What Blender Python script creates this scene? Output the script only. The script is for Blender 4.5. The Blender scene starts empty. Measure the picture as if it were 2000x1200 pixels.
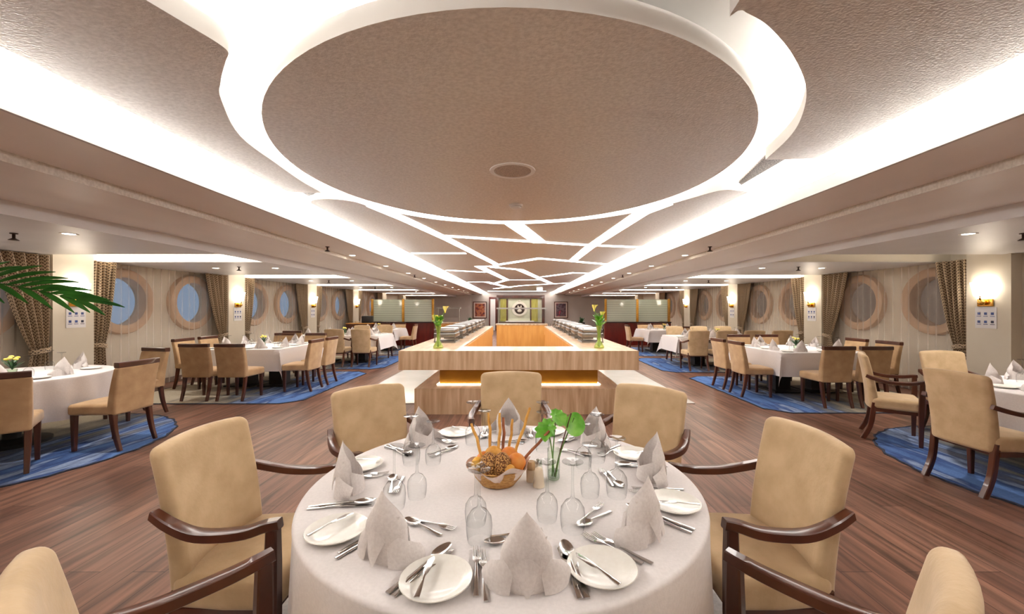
import bpy, math, random
from math import sin, cos, pi, radians, hypot, atan2
from mathutils import Vector, Matrix
random.seed(7)
S = bpy.context.scene
COL = S.collection

# ------------------------------------------------------------------ helpers
F, VX, VY, EYE = 785.0, 1013.0, 603.0, 1.475
def at(px, py, h):                       # point of the place on the level plane of height h
    Y = F * (EYE - h) / (py - VY)
    return ((px - VX) * Y / F, Y)

class MB:
    def __init__(s): s.v = []; s.f = []; s.uv = {}
    def add(s, vs, fs):
        n = len(s.v); s.v += [tuple(p) for p in vs]; s.f += [tuple(i + n for i in f) for f in fs]; return s
    def box(s, c, d, rz=0.0, bev=0.0):
        if bev: return s.rbox(c, d, bev, 1, 1, rz=rz)
        x, y, z = d[0] / 2, d[1] / 2, d[2] / 2; co, si = cos(rz), sin(rz)
        vs = []
        for k in (-z, z):
            for a, b in ((-x, -y), (x, -y), (x, y), (-x, y)):
                vs.append((c[0] + a * co - b * si, c[1] + a * si + b * co, c[2] + k))
        return s.add(vs, [(3, 2, 1, 0), (4, 5, 6, 7), (0, 1, 5, 4), (1, 2, 6, 5), (2, 3, 7, 6), (3, 0, 4, 7)])
    def b2(s, x0, x1, y0, y1, z0, z1): return s.box(((x0 + x1) / 2, (y0 + y1) / 2, (z0 + z1) / 2), (abs(x1 - x0), abs(y1 - y0), abs(z1 - z0)))
    def rbox(s, c, d, r, nc=3, nm=1, fn=None, rz=0.0):
        h = [q / 2 for q in d]
        def ticks(a):
            i = max(a - r, 1e-5); t = []
            for k in range(nc): t.append(-i - r * math.tan(pi / 4 * (1 - k / nc)))
            for k in range(nm + 1): t.append(-i + 2 * i * k / nm)
            for k in range(1, nc + 1): t.append(i + r * math.tan(pi / 4 * k / nc))
            return t
        T = [ticks(a) for a in h]; idx = {}; vs = []; fs = []
        def vid(p):
            q = [max(-max(h[i] - r, 1e-5), min(max(h[i] - r, 1e-5), p[i])) for i in range(3)]
            dv = [p[i] - q[i] for i in range(3)]; l = math.sqrt(sum(e * e for e in dv)) or 1
            w = tuple(q[i] + dv[i] / l * r for i in range(3)); k = tuple(round(e, 5) for e in w)
            if k not in idx:
                idx[k] = len(vs)
                if fn: w = fn(*w)
                if rz: w = (w[0] * cos(rz) - w[1] * sin(rz), w[0] * sin(rz) + w[1] * cos(rz), w[2])
                vs.append((w[0] + c[0], w[1] + c[1], w[2] + c[2]))
            return idx[k]
        for ax in range(3):
            a, b = [(1, 2), (2, 0), (0, 1)][ax]
            for sg in (-1, 1):
                for i in range(len(T[a]) - 1):
                    for j in range(len(T[b]) - 1):
                        q = []
                        for (ii, jj) in ((i, j), (i + 1, j), (i + 1, j + 1), (i, j + 1)):
                            p = [0, 0, 0]; p[ax] = sg * h[ax]; p[a] = T[a][ii]; p[b] = T[b][jj]; q.append(vid(p))
                        if sg < 0: q = q[::-1]
                        if len(set(q)) >= 3:
                            u = []
                            for e in q:
                                if e not in u: u.append(e)
                            fs.append(tuple(u))
        return s.add(vs, fs)
    def sweep(s, path, sec, sizes, up=(0, 0, 1), cap=True):
        P = [Vector(p) for p in path]; n = len(P); m = len(sec); vs = []; fs = []
        up = Vector(up)
        for i, p in enumerate(P):
            t = (P[min(i + 1, n - 1)] - P[max(i - 1, 0)]).normalized()
            sd = t.cross(up)
            if sd.length < 1e-4: sd = t.cross(Vector((0, 1, 0.01)))
            sd.normalize(); u2 = sd.cross(t)
            w, hh = sizes[i] if isinstance(sizes, list) else sizes
            for a, b in sec: vs.append(p + sd * a * w + u2 * b * hh)
        for i in range(n - 1):
            for j in range(m):
                k = (j + 1) % m
                fs.append((i * m + j, i * m + k, (i + 1) * m + k, (i + 1) * m + j))
        if cap: fs.append(tuple(range(m))[::-1]); fs.append(tuple((n - 1) * m + j for j in range(m)))
        return s.add(vs, fs)
    def tube(s, path, r, seg=8):
        sec = [(cos(2 * pi * k / seg), sin(2 * pi * k / seg)) for k in range(seg)]
        sz = [(q, q) for q in r] if isinstance(r, (list, tuple)) else (r, r)
        return s.sweep(path, sec, sz)
    def lathe(s, prof, seg=24, c=(0, 0, 0), sx=1, sy=1, wob=None):
        vs = []; fs = []; n = len(prof)
        for i, (r, z) in enumerate(prof):
            for k in range(seg):
                a = 2 * pi * k / seg; q = r * (wob(a, i) if wob else 1)
                vs.append((c[0] + q * cos(a) * sx, c[1] + q * sin(a) * sy, c[2] + z))
        for i in range(n - 1):
            for k in range(seg):
                l = (k + 1) % seg; fs.append((i * seg + k, i * seg + l, (i + 1) * seg + l, (i + 1) * seg + k))
        if prof[0][0] > 1e-6 and prof[0][0] < .003 or prof[0][0] == 0: pass
        return s.add(vs, fs)
    def prism(s, poly, z0, z1):
        n = len(poly); a = sum(poly[i][0] * poly[(i + 1) % n][1] - poly[(i + 1) % n][0] * poly[i][1] for i in range(n))
        if a < 0: poly = poly[::-1]
        vs = [(p[0], p[1], z0) for p in poly] + [(p[0], p[1], z1) for p in poly]
        fs = [tuple(range(n))[::-1], tuple(range(n, 2 * n))] + [(i, (i + 1) % n, n + (i + 1) % n, n + i) for i in range(n)]
        return s.add(vs, fs)
    def grid(s, fn, nu, nv, closeu=False, uv=None):
        vs = []; fs = []; b = len(s.v)
        for j in range(nv + 1):
            for i in range(nu + (0 if closeu else 1)):
                u, v = i / nu, j / nv; vs.append(fn(u, v))
                s.uv[b + len(vs) - 1] = uv(u, v) if uv else (u, v)
        m = nu if closeu else nu + 1
        for j in range(nv):
            for i in range(nu):
                k = (i + 1) % m; fs.append((j * m + i, j * m + k, (j + 1) * m + k, (j + 1) * m + i))
        return s.add(vs, fs)
    def foot(s):
        s.v = [(x, y, max(z, 0)) for x, y, z in s.v]; return s
    def xf(s, M):
        s.v = [tuple(M @ Vector(p)) for p in s.v]; return s
    def ball(s, c, rx, ry, rz, seg=12, ring=8, jit=0):
        return s.grid(lambda u, v: (c[0] + rx * sin(pi * v) * cos(2 * pi * u), c[1] + ry * sin(pi * v) * sin(2 * pi * u), c[2] - rz * cos(pi * v)), seg, ring, True)

def obj(name, mb, mat, parent=None, label=None, cat=None, group=None, kind=None, loc=None, rz=0, smooth=40):
    me = bpy.data.meshes.new(name); me.from_pydata(mb.v, [], mb.f)
    if mb.uv:
        ul = me.uv_layers.new(name='UVMap')
        for l in me.loops: ul.data[l.index].uv = mb.uv.get(l.vertex_index, (0, 0))
    me.validate(); me.update()
    if smooth:
        me.shade_smooth(); me.set_sharp_from_angle(angle=radians(smooth))
    for m in (mat if isinstance(mat, (list, tuple)) else [mat]): me.materials.append(m)
    o = bpy.data.objects.new(name, me); COL.objects.link(o)
    if parent is not None: o.parent = parent
    if loc: o.location = loc
    if rz: o.rotation_euler = (0, 0, rz)
    if label: o['label'] = label
    if cat: o['category'] = cat
    if group: o['group'] = group
    if kind: o['kind'] = kind
    return o
def thing(name, label, cat, loc=(0, 0, 0), rz=0, group=None, kind=None):
    o = bpy.data.objects.new(name, None); COL.objects.link(o); o.empty_display_size = .1
    o.location = loc; o.rotation_euler = (0, 0, rz); o['label'] = label; o['category'] = cat
    if group: o['group'] = group
    if kind: o['kind'] = kind
    return o
def struct(name, mb, mat, parent=None, smooth=40):
    o = obj(name, mb, mat, parent, smooth=smooth)
    if parent is None: o['kind'] = 'structure'
    return o
def copy_tree(o, parent=None):
    c = o.copy(); COL.objects.link(c)
    if parent is not None: c.parent = parent
    for ch in list(o.children): copy_tree(ch, c)
    return c
class Proto:
    def __init__(s, root): s.root = root; s.used = False
    def put(s, loc, rz, label, group=None, rx=0, ry=0, cat=None):
        if s.used: o = copy_tree(s.root)
        else: o = s.root; s.used = True
        o.location = loc; o.rotation_euler = (rx, ry, rz); o['label'] = label
        if group: o['group'] = group
        elif 'group' in o.keys(): del o['group']
        return o
def catmull(pts, n=6):
    out = []; m = len(pts)
    for i in range(m - 1):
        p0, p1, p2, p3 = [Vector(pts[max(0, min(m - 1, k))]) for k in (i - 1, i, i + 1, i + 2)]
        for k in range(n):
            t = k / n
            out.append(tuple(.5 * ((2 * p1) + (p2 - p0) * t + (2 * p0 - 5 * p1 + 4 * p2 - p3) * t * t + (3 * p1 - p0 - 3 * p2 + p3) * t ** 3)))
    out.append(tuple(pts[-1])); return out
RECT = [(-.5, -.38), (-.38, -.5), (.38, -.5), (.5, -.38), (.5, .38), (.38, .5), (-.38, .5), (-.5, .38)]

# ------------------------------------------------------------------ materials
def nodes(name):
    m = bpy.data.materials.new(name); m.use_nodes = True; t = m.node_tree
    return m, t, t.nodes['Principled BSDF']
def lin(c): return tuple((x / 12.92 if x <= .04045 else ((x + .055) / 1.055) ** 2.4) for x in (q / 255 for q in c)) + (1,)
def pm(name, c1, c2=None, scale=5, stretch=(1, 1, 1), rough=.5, metal=0, bump=0, bscale=None, detail=4, coat=0, sheen=0, spec=.5, coord='Object', lo=.35, hi=.65):
    m, t, b = nodes(name); N = t.nodes; L = t.links
    b.inputs['Roughness'].default_value = rough; b.inputs['Metallic'].default_value = metal
    b.inputs['Specular IOR Level'].default_value = spec; b.inputs['Coat Weight'].default_value = coat
    if sheen: b.inputs['Sheen Weight'].default_value = sheen; b.inputs['Sheen Roughness'].default_value = .4
    b.inputs['Base Color'].default_value = lin(c1)
    if c2 or bump:
        tc = N.new('ShaderNodeTexCoord'); mp = N.new('ShaderNodeMapping'); L.new(tc.outputs[coord], mp.inputs[0]); mp.inputs['Scale'].default_value = stretch
    if c2:
        no = N.new('ShaderNodeTexNoise'); no.inputs['Scale'].default_value = scale; no.inputs['Detail'].default_value = detail; L.new(mp.outputs[0], no.inputs[0])
        r = N.new('ShaderNodeValToRGB'); r.color_ramp.elements[0].color = lin(c1); r.color_ramp.elements[1].color = lin(c2)
        r.color_ramp.elements[0].position = lo; r.color_ramp.elements[1].position = hi
        L.new(no.outputs['Fac'], r.inputs[0]); L.new(r.outputs[0], b.inputs['Base Color'])
    if bump:
        n2 = N.new('ShaderNodeTexNoise'); n2.inputs['Scale'].default_value = bscale or scale; n2.inputs['Detail'].default_value = 3; L.new(mp.outputs[0], n2.inputs[0])
        bp = N.new('ShaderNodeBump'); bp.inputs['Strength'].default_value = bump; bp.inputs['Distance'].default_value = .01
        L.new(n2.outputs['Fac'], bp.inputs['Height']); L.new(bp.outputs[0], b.inputs['Normal'])
    return m
def em(name, col, st):
    m, t, b = nodes(name); b.inputs['Base Color'].default_value = (.8, .8, .8, 1)
    b.inputs['Emission Color'].default_value = lin(col); b.inputs['Emission Strength'].default_value = st; return m
def glassy(name, tint=(250, 252, 252), refl=.38, ior=1.35, rough=.02, haze=0, hazecol=(240, 240, 240)):
    m = bpy.data.materials.new(name); m.use_nodes = True; t = m.node_tree; N = t.nodes; L = t.links; N.clear()
    out = N.new('ShaderNodeOutputMaterial'); tr = N.new('ShaderNodeBsdfTransparent'); gl = N.new('ShaderNodeBsdfGlossy'); fr = N.new('ShaderNodeLayerWeight'); mx = N.new('ShaderNodeMixShader')
    tr.inputs[0].default_value = lin(tint); gl.inputs['Roughness'].default_value = rough; fr.inputs[0].default_value = .5
    pw = N.new('ShaderNodeMath'); pw.operation = 'POWER'; pw.inputs[1].default_value = 3; L.new(fr.outputs['Facing'], pw.inputs[0])
    sm = N.new('ShaderNodeMath'); sm.operation = 'MULTIPLY_ADD'; sm.inputs[1].default_value = refl; sm.inputs[2].default_value = .035; L.new(pw.outputs[0], sm.inputs[0])
    L.new(sm.outputs[0], mx.inputs[0]); L.new(gl.outputs[0], mx.inputs[2])
    m3 = N.new('ShaderNodeMix'); m3.data_type = 'RGBA'; L.new(pw.outputs[0], m3.inputs['Factor']); m3.inputs['A'].default_value = lin(tint); m3.inputs['B'].default_value = lin((178, 179, 181)); L.new(m3.outputs['Result'], tr.inputs[0])
    if haze:
        df = N.new('ShaderNodeBsdfDiffuse'); df.inputs[0].default_value = lin(hazecol); m2 = N.new('ShaderNodeMixShader'); m2.inputs[0].default_value = haze
        L.new(tr.outputs[0], m2.inputs[1]); L.new(df.outputs[0], m2.inputs[2]); L.new(m2.outputs[0], mx.inputs[1])
    else: L.new(tr.outputs[0], mx.inputs[1])
    L.new(mx.outputs[0], out.inputs[0]); return m

M = {}
M['suede'] = pm('tan suede', (188, 160, 122), (208, 180, 142), 7, rough=.85, sheen=.35, bump=.12, bscale=60, spec=.2, detail=6)
M['suede2'] = pm('tan suede side chair', (176, 143, 106), (195, 162, 123), 7, rough=.85, sheen=.3, bump=.1, bscale=60, spec=.2, detail=6)
M['dwood'] = pm('dark walnut wood', (62, 28, 15), (86, 42, 24), 6, (1, 1, .25), rough=.3, coat=.25)
M['cloth'] = pm('white linen', (220, 214, 212), (226, 220, 218), 90, rough=.9, bump=.06, bscale=250, spec=.2)
M['napkin'] = pm('napkin linen', (218, 210, 206), (228, 221, 217), 120, rough=.9, bump=.12, bscale=220, spec=.2)
M['black'] = pm('black painted wood', (22, 18, 17), (30, 26, 24), 9, rough=.5)
M['steel'] = pm('polished steel', (205, 203, 200), rough=.16, metal=1)
M['chafer'] = pm('dull steel', (128, 125, 122), (146, 142, 138), 6, rough=.3, metal=1)
M['steelb'] = pm('brushed steel', (170, 168, 165), (190, 188, 184), 20, (1, 1, 8), rough=.28, metal=1)
M['brass'] = pm('brass', (214, 160, 70), (226, 176, 90), 9, rough=.22, metal=1)
M['china'] = pm('cream china', (234, 230, 221), (238, 235, 227), 60, rough=.25, bump=.05, bscale=120, coat=.3)
M['glass'] = glassy('clear glass', (249, 250, 250), ior=1.42)
M['glassfoot'] = glassy('clear glass foot', (248, 249, 249), refl=.14)
M['vaseglass'] = glassy('clear vase glass', (240, 247, 238), ior=1.4)
M['greenglass'] = glassy('pale green glass', (226, 240, 170), ior=1.35, haze=.22, hazecol=(205, 222, 130))
M['water'] = glassy('water', (235, 242, 240), ior=1.33)
M['taupe'] = pm('pearl taupe plaster', (206, 198, 187), (226, 219, 209), 42, (1, 1.3, 1), rough=.36, metal=.05, bump=.3, bscale=75, detail=9, spec=.5)
M['beam'] = pm('taupe beam paint', (242, 237, 231), (246, 241, 235), 2.5, (1, .2, 1), rough=.45, spec=.4)
M['white'] = pm('white paint', (238, 236, 232), (242, 240, 236), 4, rough=.6)
M['lip'] = pm('cove lip paint', (206, 204, 202), (210, 208, 206), 4, rough=.6)
M['sidec'] = pm('cool white satin panel', (218, 217, 218), (224, 223, 224), 1.5, rough=.42, spec=.4)
M['cream'] = pm('cream wall', (214, 204, 186), (220, 211, 194), 1.5, rough=.55)
M['lilac'] = pm('grey beige wall', (196, 186, 178), (202, 192, 184), 1.5, rough=.6)
M['gold'] = pm('gold lacquer panel', (150, 102, 26), (170, 120, 36), 3, (1, 1, 2), rough=.3, metal=.35)
M['maple'] = pm('orange maple veneer', (214, 150, 72), (226, 166, 88), 4, (2, 2, .35), rough=.4)
M['marble'] = pm('white marble', (222, 220, 216), (230, 228, 225), 2, rough=.12, detail=8)
M['redwood'] = pm('dark red mahogany', (86, 22, 14), (112, 32, 20), 3, (3, 3, .5), rough=.3, coat=.2)
M['ring'] = pm('porthole wood ring', (190, 156, 124), (202, 168, 136), 5, rough=.5)
M['paper'] = pm('white paper', (232, 230, 232), rough=.7)
M['ink'] = pm('blue ink', (70, 90, 150), rough=.7)
M['inkd'] = pm('dark ink', (50, 54, 80), rough=.7)
M['bronze'] = pm('dark bronze', (60, 44, 38), rough=.45, metal=.6)
M['plastic'] = pm('white plastic', (214, 204, 192), rough=.45)
M['greyp'] = pm('grey perforated metal', (150, 138, 128), (100, 92, 86), 90, rough=.5, metal=.3, detail=0, lo=.45, hi=.5)
M['leaf'] = pm('palm leaf green', (30, 92, 30), (58, 130, 46), 4, rough=.4, spec=.5)
M['leaf2'] = pm('bright green leaf', (74, 150, 34), (120, 186, 62), 9, rough=.4)
M['leafd'] = pm('dark green foliage', (28, 60, 34), (54, 92, 44), 14, rough=.5)
M['flower'] = pm('yellow petal', (240, 220, 80), (248, 236, 150), 9, rough=.5)
M['lily'] = pm('green spathe', (84, 160, 40), (140, 200, 90), 14, rough=.35)
M['stem'] = pm('green stem', (84, 128, 48), (104, 146, 62), 9, rough=.5)
M['twig'] = pm('brown twig', (92, 56, 38), rough=.6)
M['wicker'] = pm('wicker', (176, 124, 62), (206, 158, 92), 60, (1, 1, 2.5), rough=.6, bump=.5, bscale=80, lo=.4, hi=.6)
M['liner'] = pm('basket liner cloth', (228, 210, 198), (196, 150, 140), 30, rough=.9, lo=.55, hi=.75)
M['bstick'] = pm('golden breadstick', (206, 146, 58), (226, 172, 84), 30, rough=.6, bump=.3)
M['bstickd'] = pm('brown breadstick', (142, 78, 44), (168, 100, 60), 30, rough=.6, bump=.3)
M['grain'] = pm('seeded bread', (96, 50, 22), (206, 156, 92), 200, rough=.8, bump=.6, detail=1, lo=.42, hi=.58)
M['roll'] = pm('orange bread roll', (206, 112, 34), (226, 150, 66), 14, rough=.5)
M['corn'] = pm('yellow bread', (220, 160, 40), (232, 180, 70), 20, rough=.6)
M['shaker'] = pm('cream ceramic', (218, 200, 174), (224, 208, 184), 9, rough=.4)
M['pick'] = pm('toothpick wood', (206, 172, 130), (178, 140, 100), 300, (1, 1, .05), rough=.7, detail=0)
M['dark'] = pm('dark screen', (30, 28, 30), rough=.3)
M['cove'] = em('cove lamp diffuser', (255, 250, 246), 9.0)
M['slit'] = em('ceiling slit lamp', (255, 250, 246), 5.0)
M['ledring'] = em('led tape', (255, 248, 240), 22.0)
M['bay'] = em('bay lamp diffuser', (255, 240, 220), 4.5)
M['sconce'] = em('frosted sconce shade', (255, 242, 224), 6.5)
M['lens'] = em('downlight lens', (255, 244, 224), 14.0)
M['under'] = em('plinth led', (255, 240, 215), 7.0)

def translucent(mat, w):
    t = mat.node_tree; N = t.nodes; L = t.links; b = N['Principled BSDF']; out = [n for n in N if n.type == 'OUTPUT_MATERIAL'][0]
    tl = N.new('ShaderNodeBsdfTranslucent'); mx = N.new('ShaderNodeMixShader'); mx.inputs[0].default_value = w
    src = b.inputs['Base Color'].links
    if src: L.new(src[0].from_socket, tl.inputs[0])
    L.new(b.outputs[0], mx.inputs[1]); L.new(tl.outputs[0], mx.inputs[2]); L.new(mx.outputs[0], out.inputs[0])
translucent(M['napkin'], .14); translucent(M['leaf'], .25); translucent(M['lily'], .25); translucent(M['leaf2'], .25)
# floor planks
def floor_mat():
    m, t, b = nodes('dark wood planks'); N = t.nodes; L = t.links
    tc = N.new('ShaderNodeTexCoord'); mp = N.new('ShaderNodeMapping'); mp.inputs['Rotation'].default_value = (0, 0, pi / 2)
    L.new(tc.outputs['Object'], mp.inputs[0])
    br = N.new('ShaderNodeTexBrick'); br.inputs['Scale'].default_value = 1; br.inputs['Brick Width'].default_value = 1.5; br.inputs['Row Height'].default_value = .18
    br.inputs['Mortar Size'].default_value = .002; br.inputs['Color1'].default_value = lin((140, 104, 88)); br.inputs['Color2'].default_value = lin((106, 74, 62)); br.inputs['Mortar'].default_value = lin((52, 32, 24)); br.inputs['Bias'].default_value = -.1
    L.new(mp.outputs[0], br.inputs[0])
    m2 = N.new('ShaderNodeMapping'); m2.inputs['Scale'].default_value = (9, .55, 1); L.new(tc.outputs['Object'], m2.inputs[0])
    no = N.new('ShaderNodeTexNoise'); no.inputs['Scale'].default_value = 2.2; no.inputs['Detail'].default_value = 8; no.inputs['Distortion'].default_value = .5; L.new(m2.outputs[0], no.inputs[0])
    r = N.new('ShaderNodeValToRGB'); r.color_ramp.elements[0].position = .32; r.color_ramp.elements[1].position = .72
    r.color_ramp.elements[0].color = (.42, .40, .40, 1); r.color_ramp.elements[1].color = (1.45, 1.38, 1.34, 1); L.new(no.outputs['Fac'], r.inputs[0])
    mx = N.new('ShaderNodeMix'); mx.data_type = 'RGBA'; mx.blend_type = 'MULTIPLY'; mx.inputs['Factor'].default_value = 1
    L.new(br.outputs['Color'], mx.inputs['A']); L.new(r.outputs[0], mx.inputs['B']); L.new(mx.outputs['Result'], b.inputs['Base Color'])
    b.inputs['Roughness'].default_value = .36; b.inputs['Specular IOR Level'].default_value = .4
    return m
M['floor'] = floor_mat()

def travertine():
    m, t, b = nodes('travertine'); N = t.nodes; L = t.links
    tc = N.new('ShaderNodeTexCoord'); mp = N.new('ShaderNodeMapping'); mp.inputs['Scale'].default_value = (7, 1.2, .7); L.new(tc.outputs['Object'], mp.inputs[0])
    no = N.new('ShaderNodeTexNoise'); no.inputs['Scale'].default_value = 2; no.inputs['Detail'].default_value = 7; no.inputs['Distortion'].default_value = .3; L.new(mp.outputs[0], no.inputs[0])
    r = N.new('ShaderNodeValToRGB'); e = r.color_ramp.elements; e[0].position = .3; e[0].color = lin((178, 142, 108)); e[1].position = .7; e[1].color = lin((222, 196, 166))
    k = e.new(.5); k.color = lin((202, 170, 136)); L.new(no.outputs['Fac'], r.inputs[0]); L.new(r.outputs[0], b.inputs['Base Color'])
    b.inputs['Roughness'].default_value = .28; return m
M['trav'] = travertine()

def rug_mat(name, side, blue=True):
    m, t, b = nodes(name); N = t.nodes; L = t.links
    tc = N.new('ShaderNodeTexCoord'); sx = N.new('ShaderNodeSeparateXYZ'); L.new(tc.outputs['Object'], sx.inputs[0])
    mp = N.new('ShaderNodeMapping'); mp.inputs['Rotation'].default_value = (0, 0, side * .5); mp.inputs['Scale'].default_value = (2.2, .45, 1); L.new(tc.outputs['Object'], mp.inputs[0])
    no = N.new('ShaderNodeTexNoise'); no.inputs['Scale'].default_value = 1.8; no.inputs['Detail'].default_value = 5; L.new(mp.outputs[0], no.inputs[0])
    ma = N.new('ShaderNodeMath'); ma.operation = 'MULTIPLY_ADD'; ma.inputs[1].default_value = -side * .3; ma.inputs[2].default_value = -.06; L.new(sx.outputs[0], ma.inputs[0])
    ad = N.new('ShaderNodeMath'); ad.operation = 'ADD'; L.new(ma.outputs[0], ad.inputs[0]); L.new(no.outputs['Fac'], ad.inputs[1])
    r = N.new('ShaderNodeValToRGB'); e = r.color_ramp.elements
    if blue:
        e[0].position = .36; e[0].color = lin((176, 166, 148)); e[1].position = 1.0; e[1].color = lin((84, 116, 172))
        for p, c in ((.5, (128, 126, 122)), (.62, (84, 96, 126)), (.68, (140, 158, 190)), (.74, (58, 78, 126)), (.86, (92, 124, 178))):
            k = e.new(p); k.color = lin(c)
    else:
        e[0].position = .3; e[0].color = lin((226, 220, 214)); e[1].position = .75; e[1].color = lin((120, 120, 126))
    L.new(ad.outputs[0] if blue else no.outputs['Fac'], r.inputs[0])
    n2 = N.new('ShaderNodeTexNoise'); n2.inputs['Scale'].default_value = 70; L.new(tc.outputs['Object'], n2.inputs[0])
    r2 = N.new('ShaderNodeValToRGB'); r2.color_ramp.elements[0].color = (.7, .7, .7, 1); r2.color_ramp.elements[1].color = (1.25, 1.25, 1.25, 1); L.new(n2.outputs['Fac'], r2.inputs[0])
    mx = N.new('ShaderNodeMix'); mx.data_type = 'RGBA'; mx.blend_type = 'MULTIPLY'; mx.inputs['Factor'].default_value = 1
    L.new(r.outputs[0], mx.inputs['A']); L.new(r2.outputs[0], mx.inputs['B']); L.new(mx.outputs['Result'], b.inputs['Base Color'])
    b.inputs['Roughness'].default_value = .95; b.inputs['Specular IOR Level'].default_value = .1
    return m
M['rugL'] = rug_mat('blue grey rug left', -1); M['rugR'] = rug_mat('blue grey rug right', 1); M['rugC'] = rug_mat('pale grey rug', 1, False)
M['fringe'] = pm('dark rug binding', (34, 38, 52), (50, 56, 76), 30, rough=.95)

def drape_mat():
    m, t, b = nodes('patterned drape'); N = t.nodes; L = t.links
    def ma(op, a, bb=None, c=None):
        n = N.new('ShaderNodeMath'); n.operation = op
        for i, q in enumerate((a, bb, c)):
            if q is None: continue
            if isinstance(q, (int, float)): n.inputs[i].default_value = q
            else: L.new(q, n.inputs[i])
        return n.outputs[0]
    tc = N.new('ShaderNodeTexCoord'); sp = N.new('ShaderNodeSeparateXYZ'); L.new(tc.outputs['UV'], sp.inputs[0])
    u = ma('MULTIPLY', sp.outputs[0], 17.0); v = ma('MULTIPLY', sp.outputs[1], 22.0)
    zz = ma('PINGPONG', u, .5); w = ma('ADD', v, ma('MULTIPLY', zz, 1.6)); st = ma('PINGPONG', w, .5)
    k = ma('GREATER_THAN', st, .27)
    k2 = ma('GREATER_THAN', ma('PINGPONG', ma('SUBTRACT', v, ma('MULTIPLY', zz, 1.6)), .5), .36)
    fac = ma('MAXIMUM', k, k2)
    r = N.new('ShaderNodeMix'); r.data_type = 'RGBA'; L.new(fac, r.inputs['Factor']); r.inputs['A'].default_value = lin((82, 62, 44)); r.inputs['B'].default_value = lin((186, 164, 134))
    L.new(r.outputs['Result'], b.inputs['Base Color']); b.inputs['Roughness'].default_value = .6; b.inputs['Sheen Weight'].default_value = .2
    return m
M['drape'] = drape_mat()
def sheer_mat():
    m = bpy.data.materials.new('sheer voile'); m.use_nodes = True; t = m.node_tree; N = t.nodes; L = t.links; N.clear()
    out = N.new('ShaderNodeOutputMaterial'); tr = N.new('ShaderNodeBsdfTransparent'); df = N.new('ShaderNodeBsdfDiffuse'); tl = N.new('ShaderNodeBsdfTranslucent')
    df.inputs[0].default_value = lin((232, 220, 208)); tl.inputs[0].default_value = lin((222, 208, 194))
    a = N.new('ShaderNodeMixShader'); a.inputs[0].default_value = .3; L.new(df.outputs[0], a.inputs[1]); L.new(tl.outputs[0], a.inputs[2])
    lw = N.new('ShaderNodeLayerWeight'); lw.inputs[0].default_value = .35
    mr = N.new('ShaderNodeMapRange'); mr.inputs['To Min'].default_value = .25; mr.inputs['To Max'].default_value = .45; L.new(lw.outputs['Facing'], mr.inputs[0])
    x = N.new('ShaderNodeMixShader'); L.new(mr.outputs[0], x.inputs[0]); L.new(tr.outputs[0], x.inputs[1]); L.new(a.outputs[0], x.inputs[2]); L.new(x.outputs[0], out.inputs[0])
    return m
M['sheer'] = sheer_mat()
def stripe_glass():
    m = bpy.data.materials.new('striped frosted glass'); m.use_nodes = True; t = m.node_tree; N = t.nodes; L = t.links; N.clear()
    out = N.new('ShaderNodeOutputMaterial'); tr = N.new('ShaderNodeBsdfTransparent'); tr.inputs[0].default_value = lin((205, 222, 214))
    df = N.new('ShaderNodeBsdfDiffuse'); df.inputs[0].default_value = lin((226, 232, 222)); gl = N.new('ShaderNodeBsdfGlossy'); gl.inputs['Roughness'].default_value = .05
    tc = N.new('ShaderNodeTexCoord'); sp = N.new('ShaderNodeSeparateXYZ'); L.new(tc.outputs['Object'], sp.inputs[0])
    mu = N.new('ShaderNodeMath'); mu.operation = 'MULTIPLY'; mu.inputs[1].default_value = 11; L.new(sp.outputs[2], mu.inputs[0])
    fr = N.new('ShaderNodeMath'); fr.operation = 'FRACT'; L.new(mu.outputs[0], fr.inputs[0])
    gt = N.new('ShaderNodeMath'); gt.operation = 'GREATER_THAN'; gt.inputs[1].default_value = .2; L.new(fr.outputs[0], gt.inputs[0])
    sc = N.new('ShaderNodeMath'); sc.operation = 'MULTIPLY_ADD'; sc.inputs[1].default_value = .3; sc.inputs[2].default_value = .6; L.new(gt.outputs[0], sc.inputs[0])
    tl = N.new('ShaderNodeBsdfTranslucent'); tl.inputs[0].default_value = lin((236, 242, 232)); dm = N.new('ShaderNodeMixShader'); dm.inputs[0].default_value = .5; L.new(df.outputs[0], dm.inputs[1]); L.new(tl.outputs[0], dm.inputs[2])
    a = N.new('ShaderNodeMixShader'); L.new(sc.outputs[0], a.inputs[0]); L.new(tr.outputs[0], a.inputs[1]); L.new(dm.outputs[0], a.inputs[2])
    x = N.new('ShaderNodeMixShader'); x.inputs[0].default_value = .08; L.new(a.outputs[0], x.inputs[1]); L.new(gl.outputs[0], x.inputs[2]); L.new(x.outputs[0], out.inputs[0])
    return m
M['stripe'] = stripe_glass()
M['paneL'] = glassy('porthole glass', (235, 240, 245), refl=.1)
def art_mat(name, cols, sc):
    m, t, b = nodes(name); N = t.nodes; L = t.links
    tc = N.new('ShaderNodeTexCoord'); no = N.new('ShaderNodeTexNoise'); no.inputs['Scale'].default_value = sc; no.inputs['Detail'].default_value = 3; L.new(tc.outputs['Object'], no.inputs[0])
    r = N.new('ShaderNodeValToRGB'); e = r.color_ramp.elements; e[0].position = .35; e[0].color = lin(cols[0]); e[1].position = .68; e[1].color = lin(cols[-1])
    for i, c in enumerate(cols[1:-1]): k = e.new(.35 + .33 * (i + 1) / (len(cols) - 1)); k.color = lin(c)
    L.new(no.outputs['Fac'], r.inputs[0]); L.new(r.outputs[0], b.inputs['Base Color']); b.inputs['Roughness'].default_value = .4; return m
M['artL'] = art_mat('abstract painting rust', [(60, 34, 52), (150, 66, 50), (190, 120, 70), (120, 70, 90)], 5)
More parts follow.
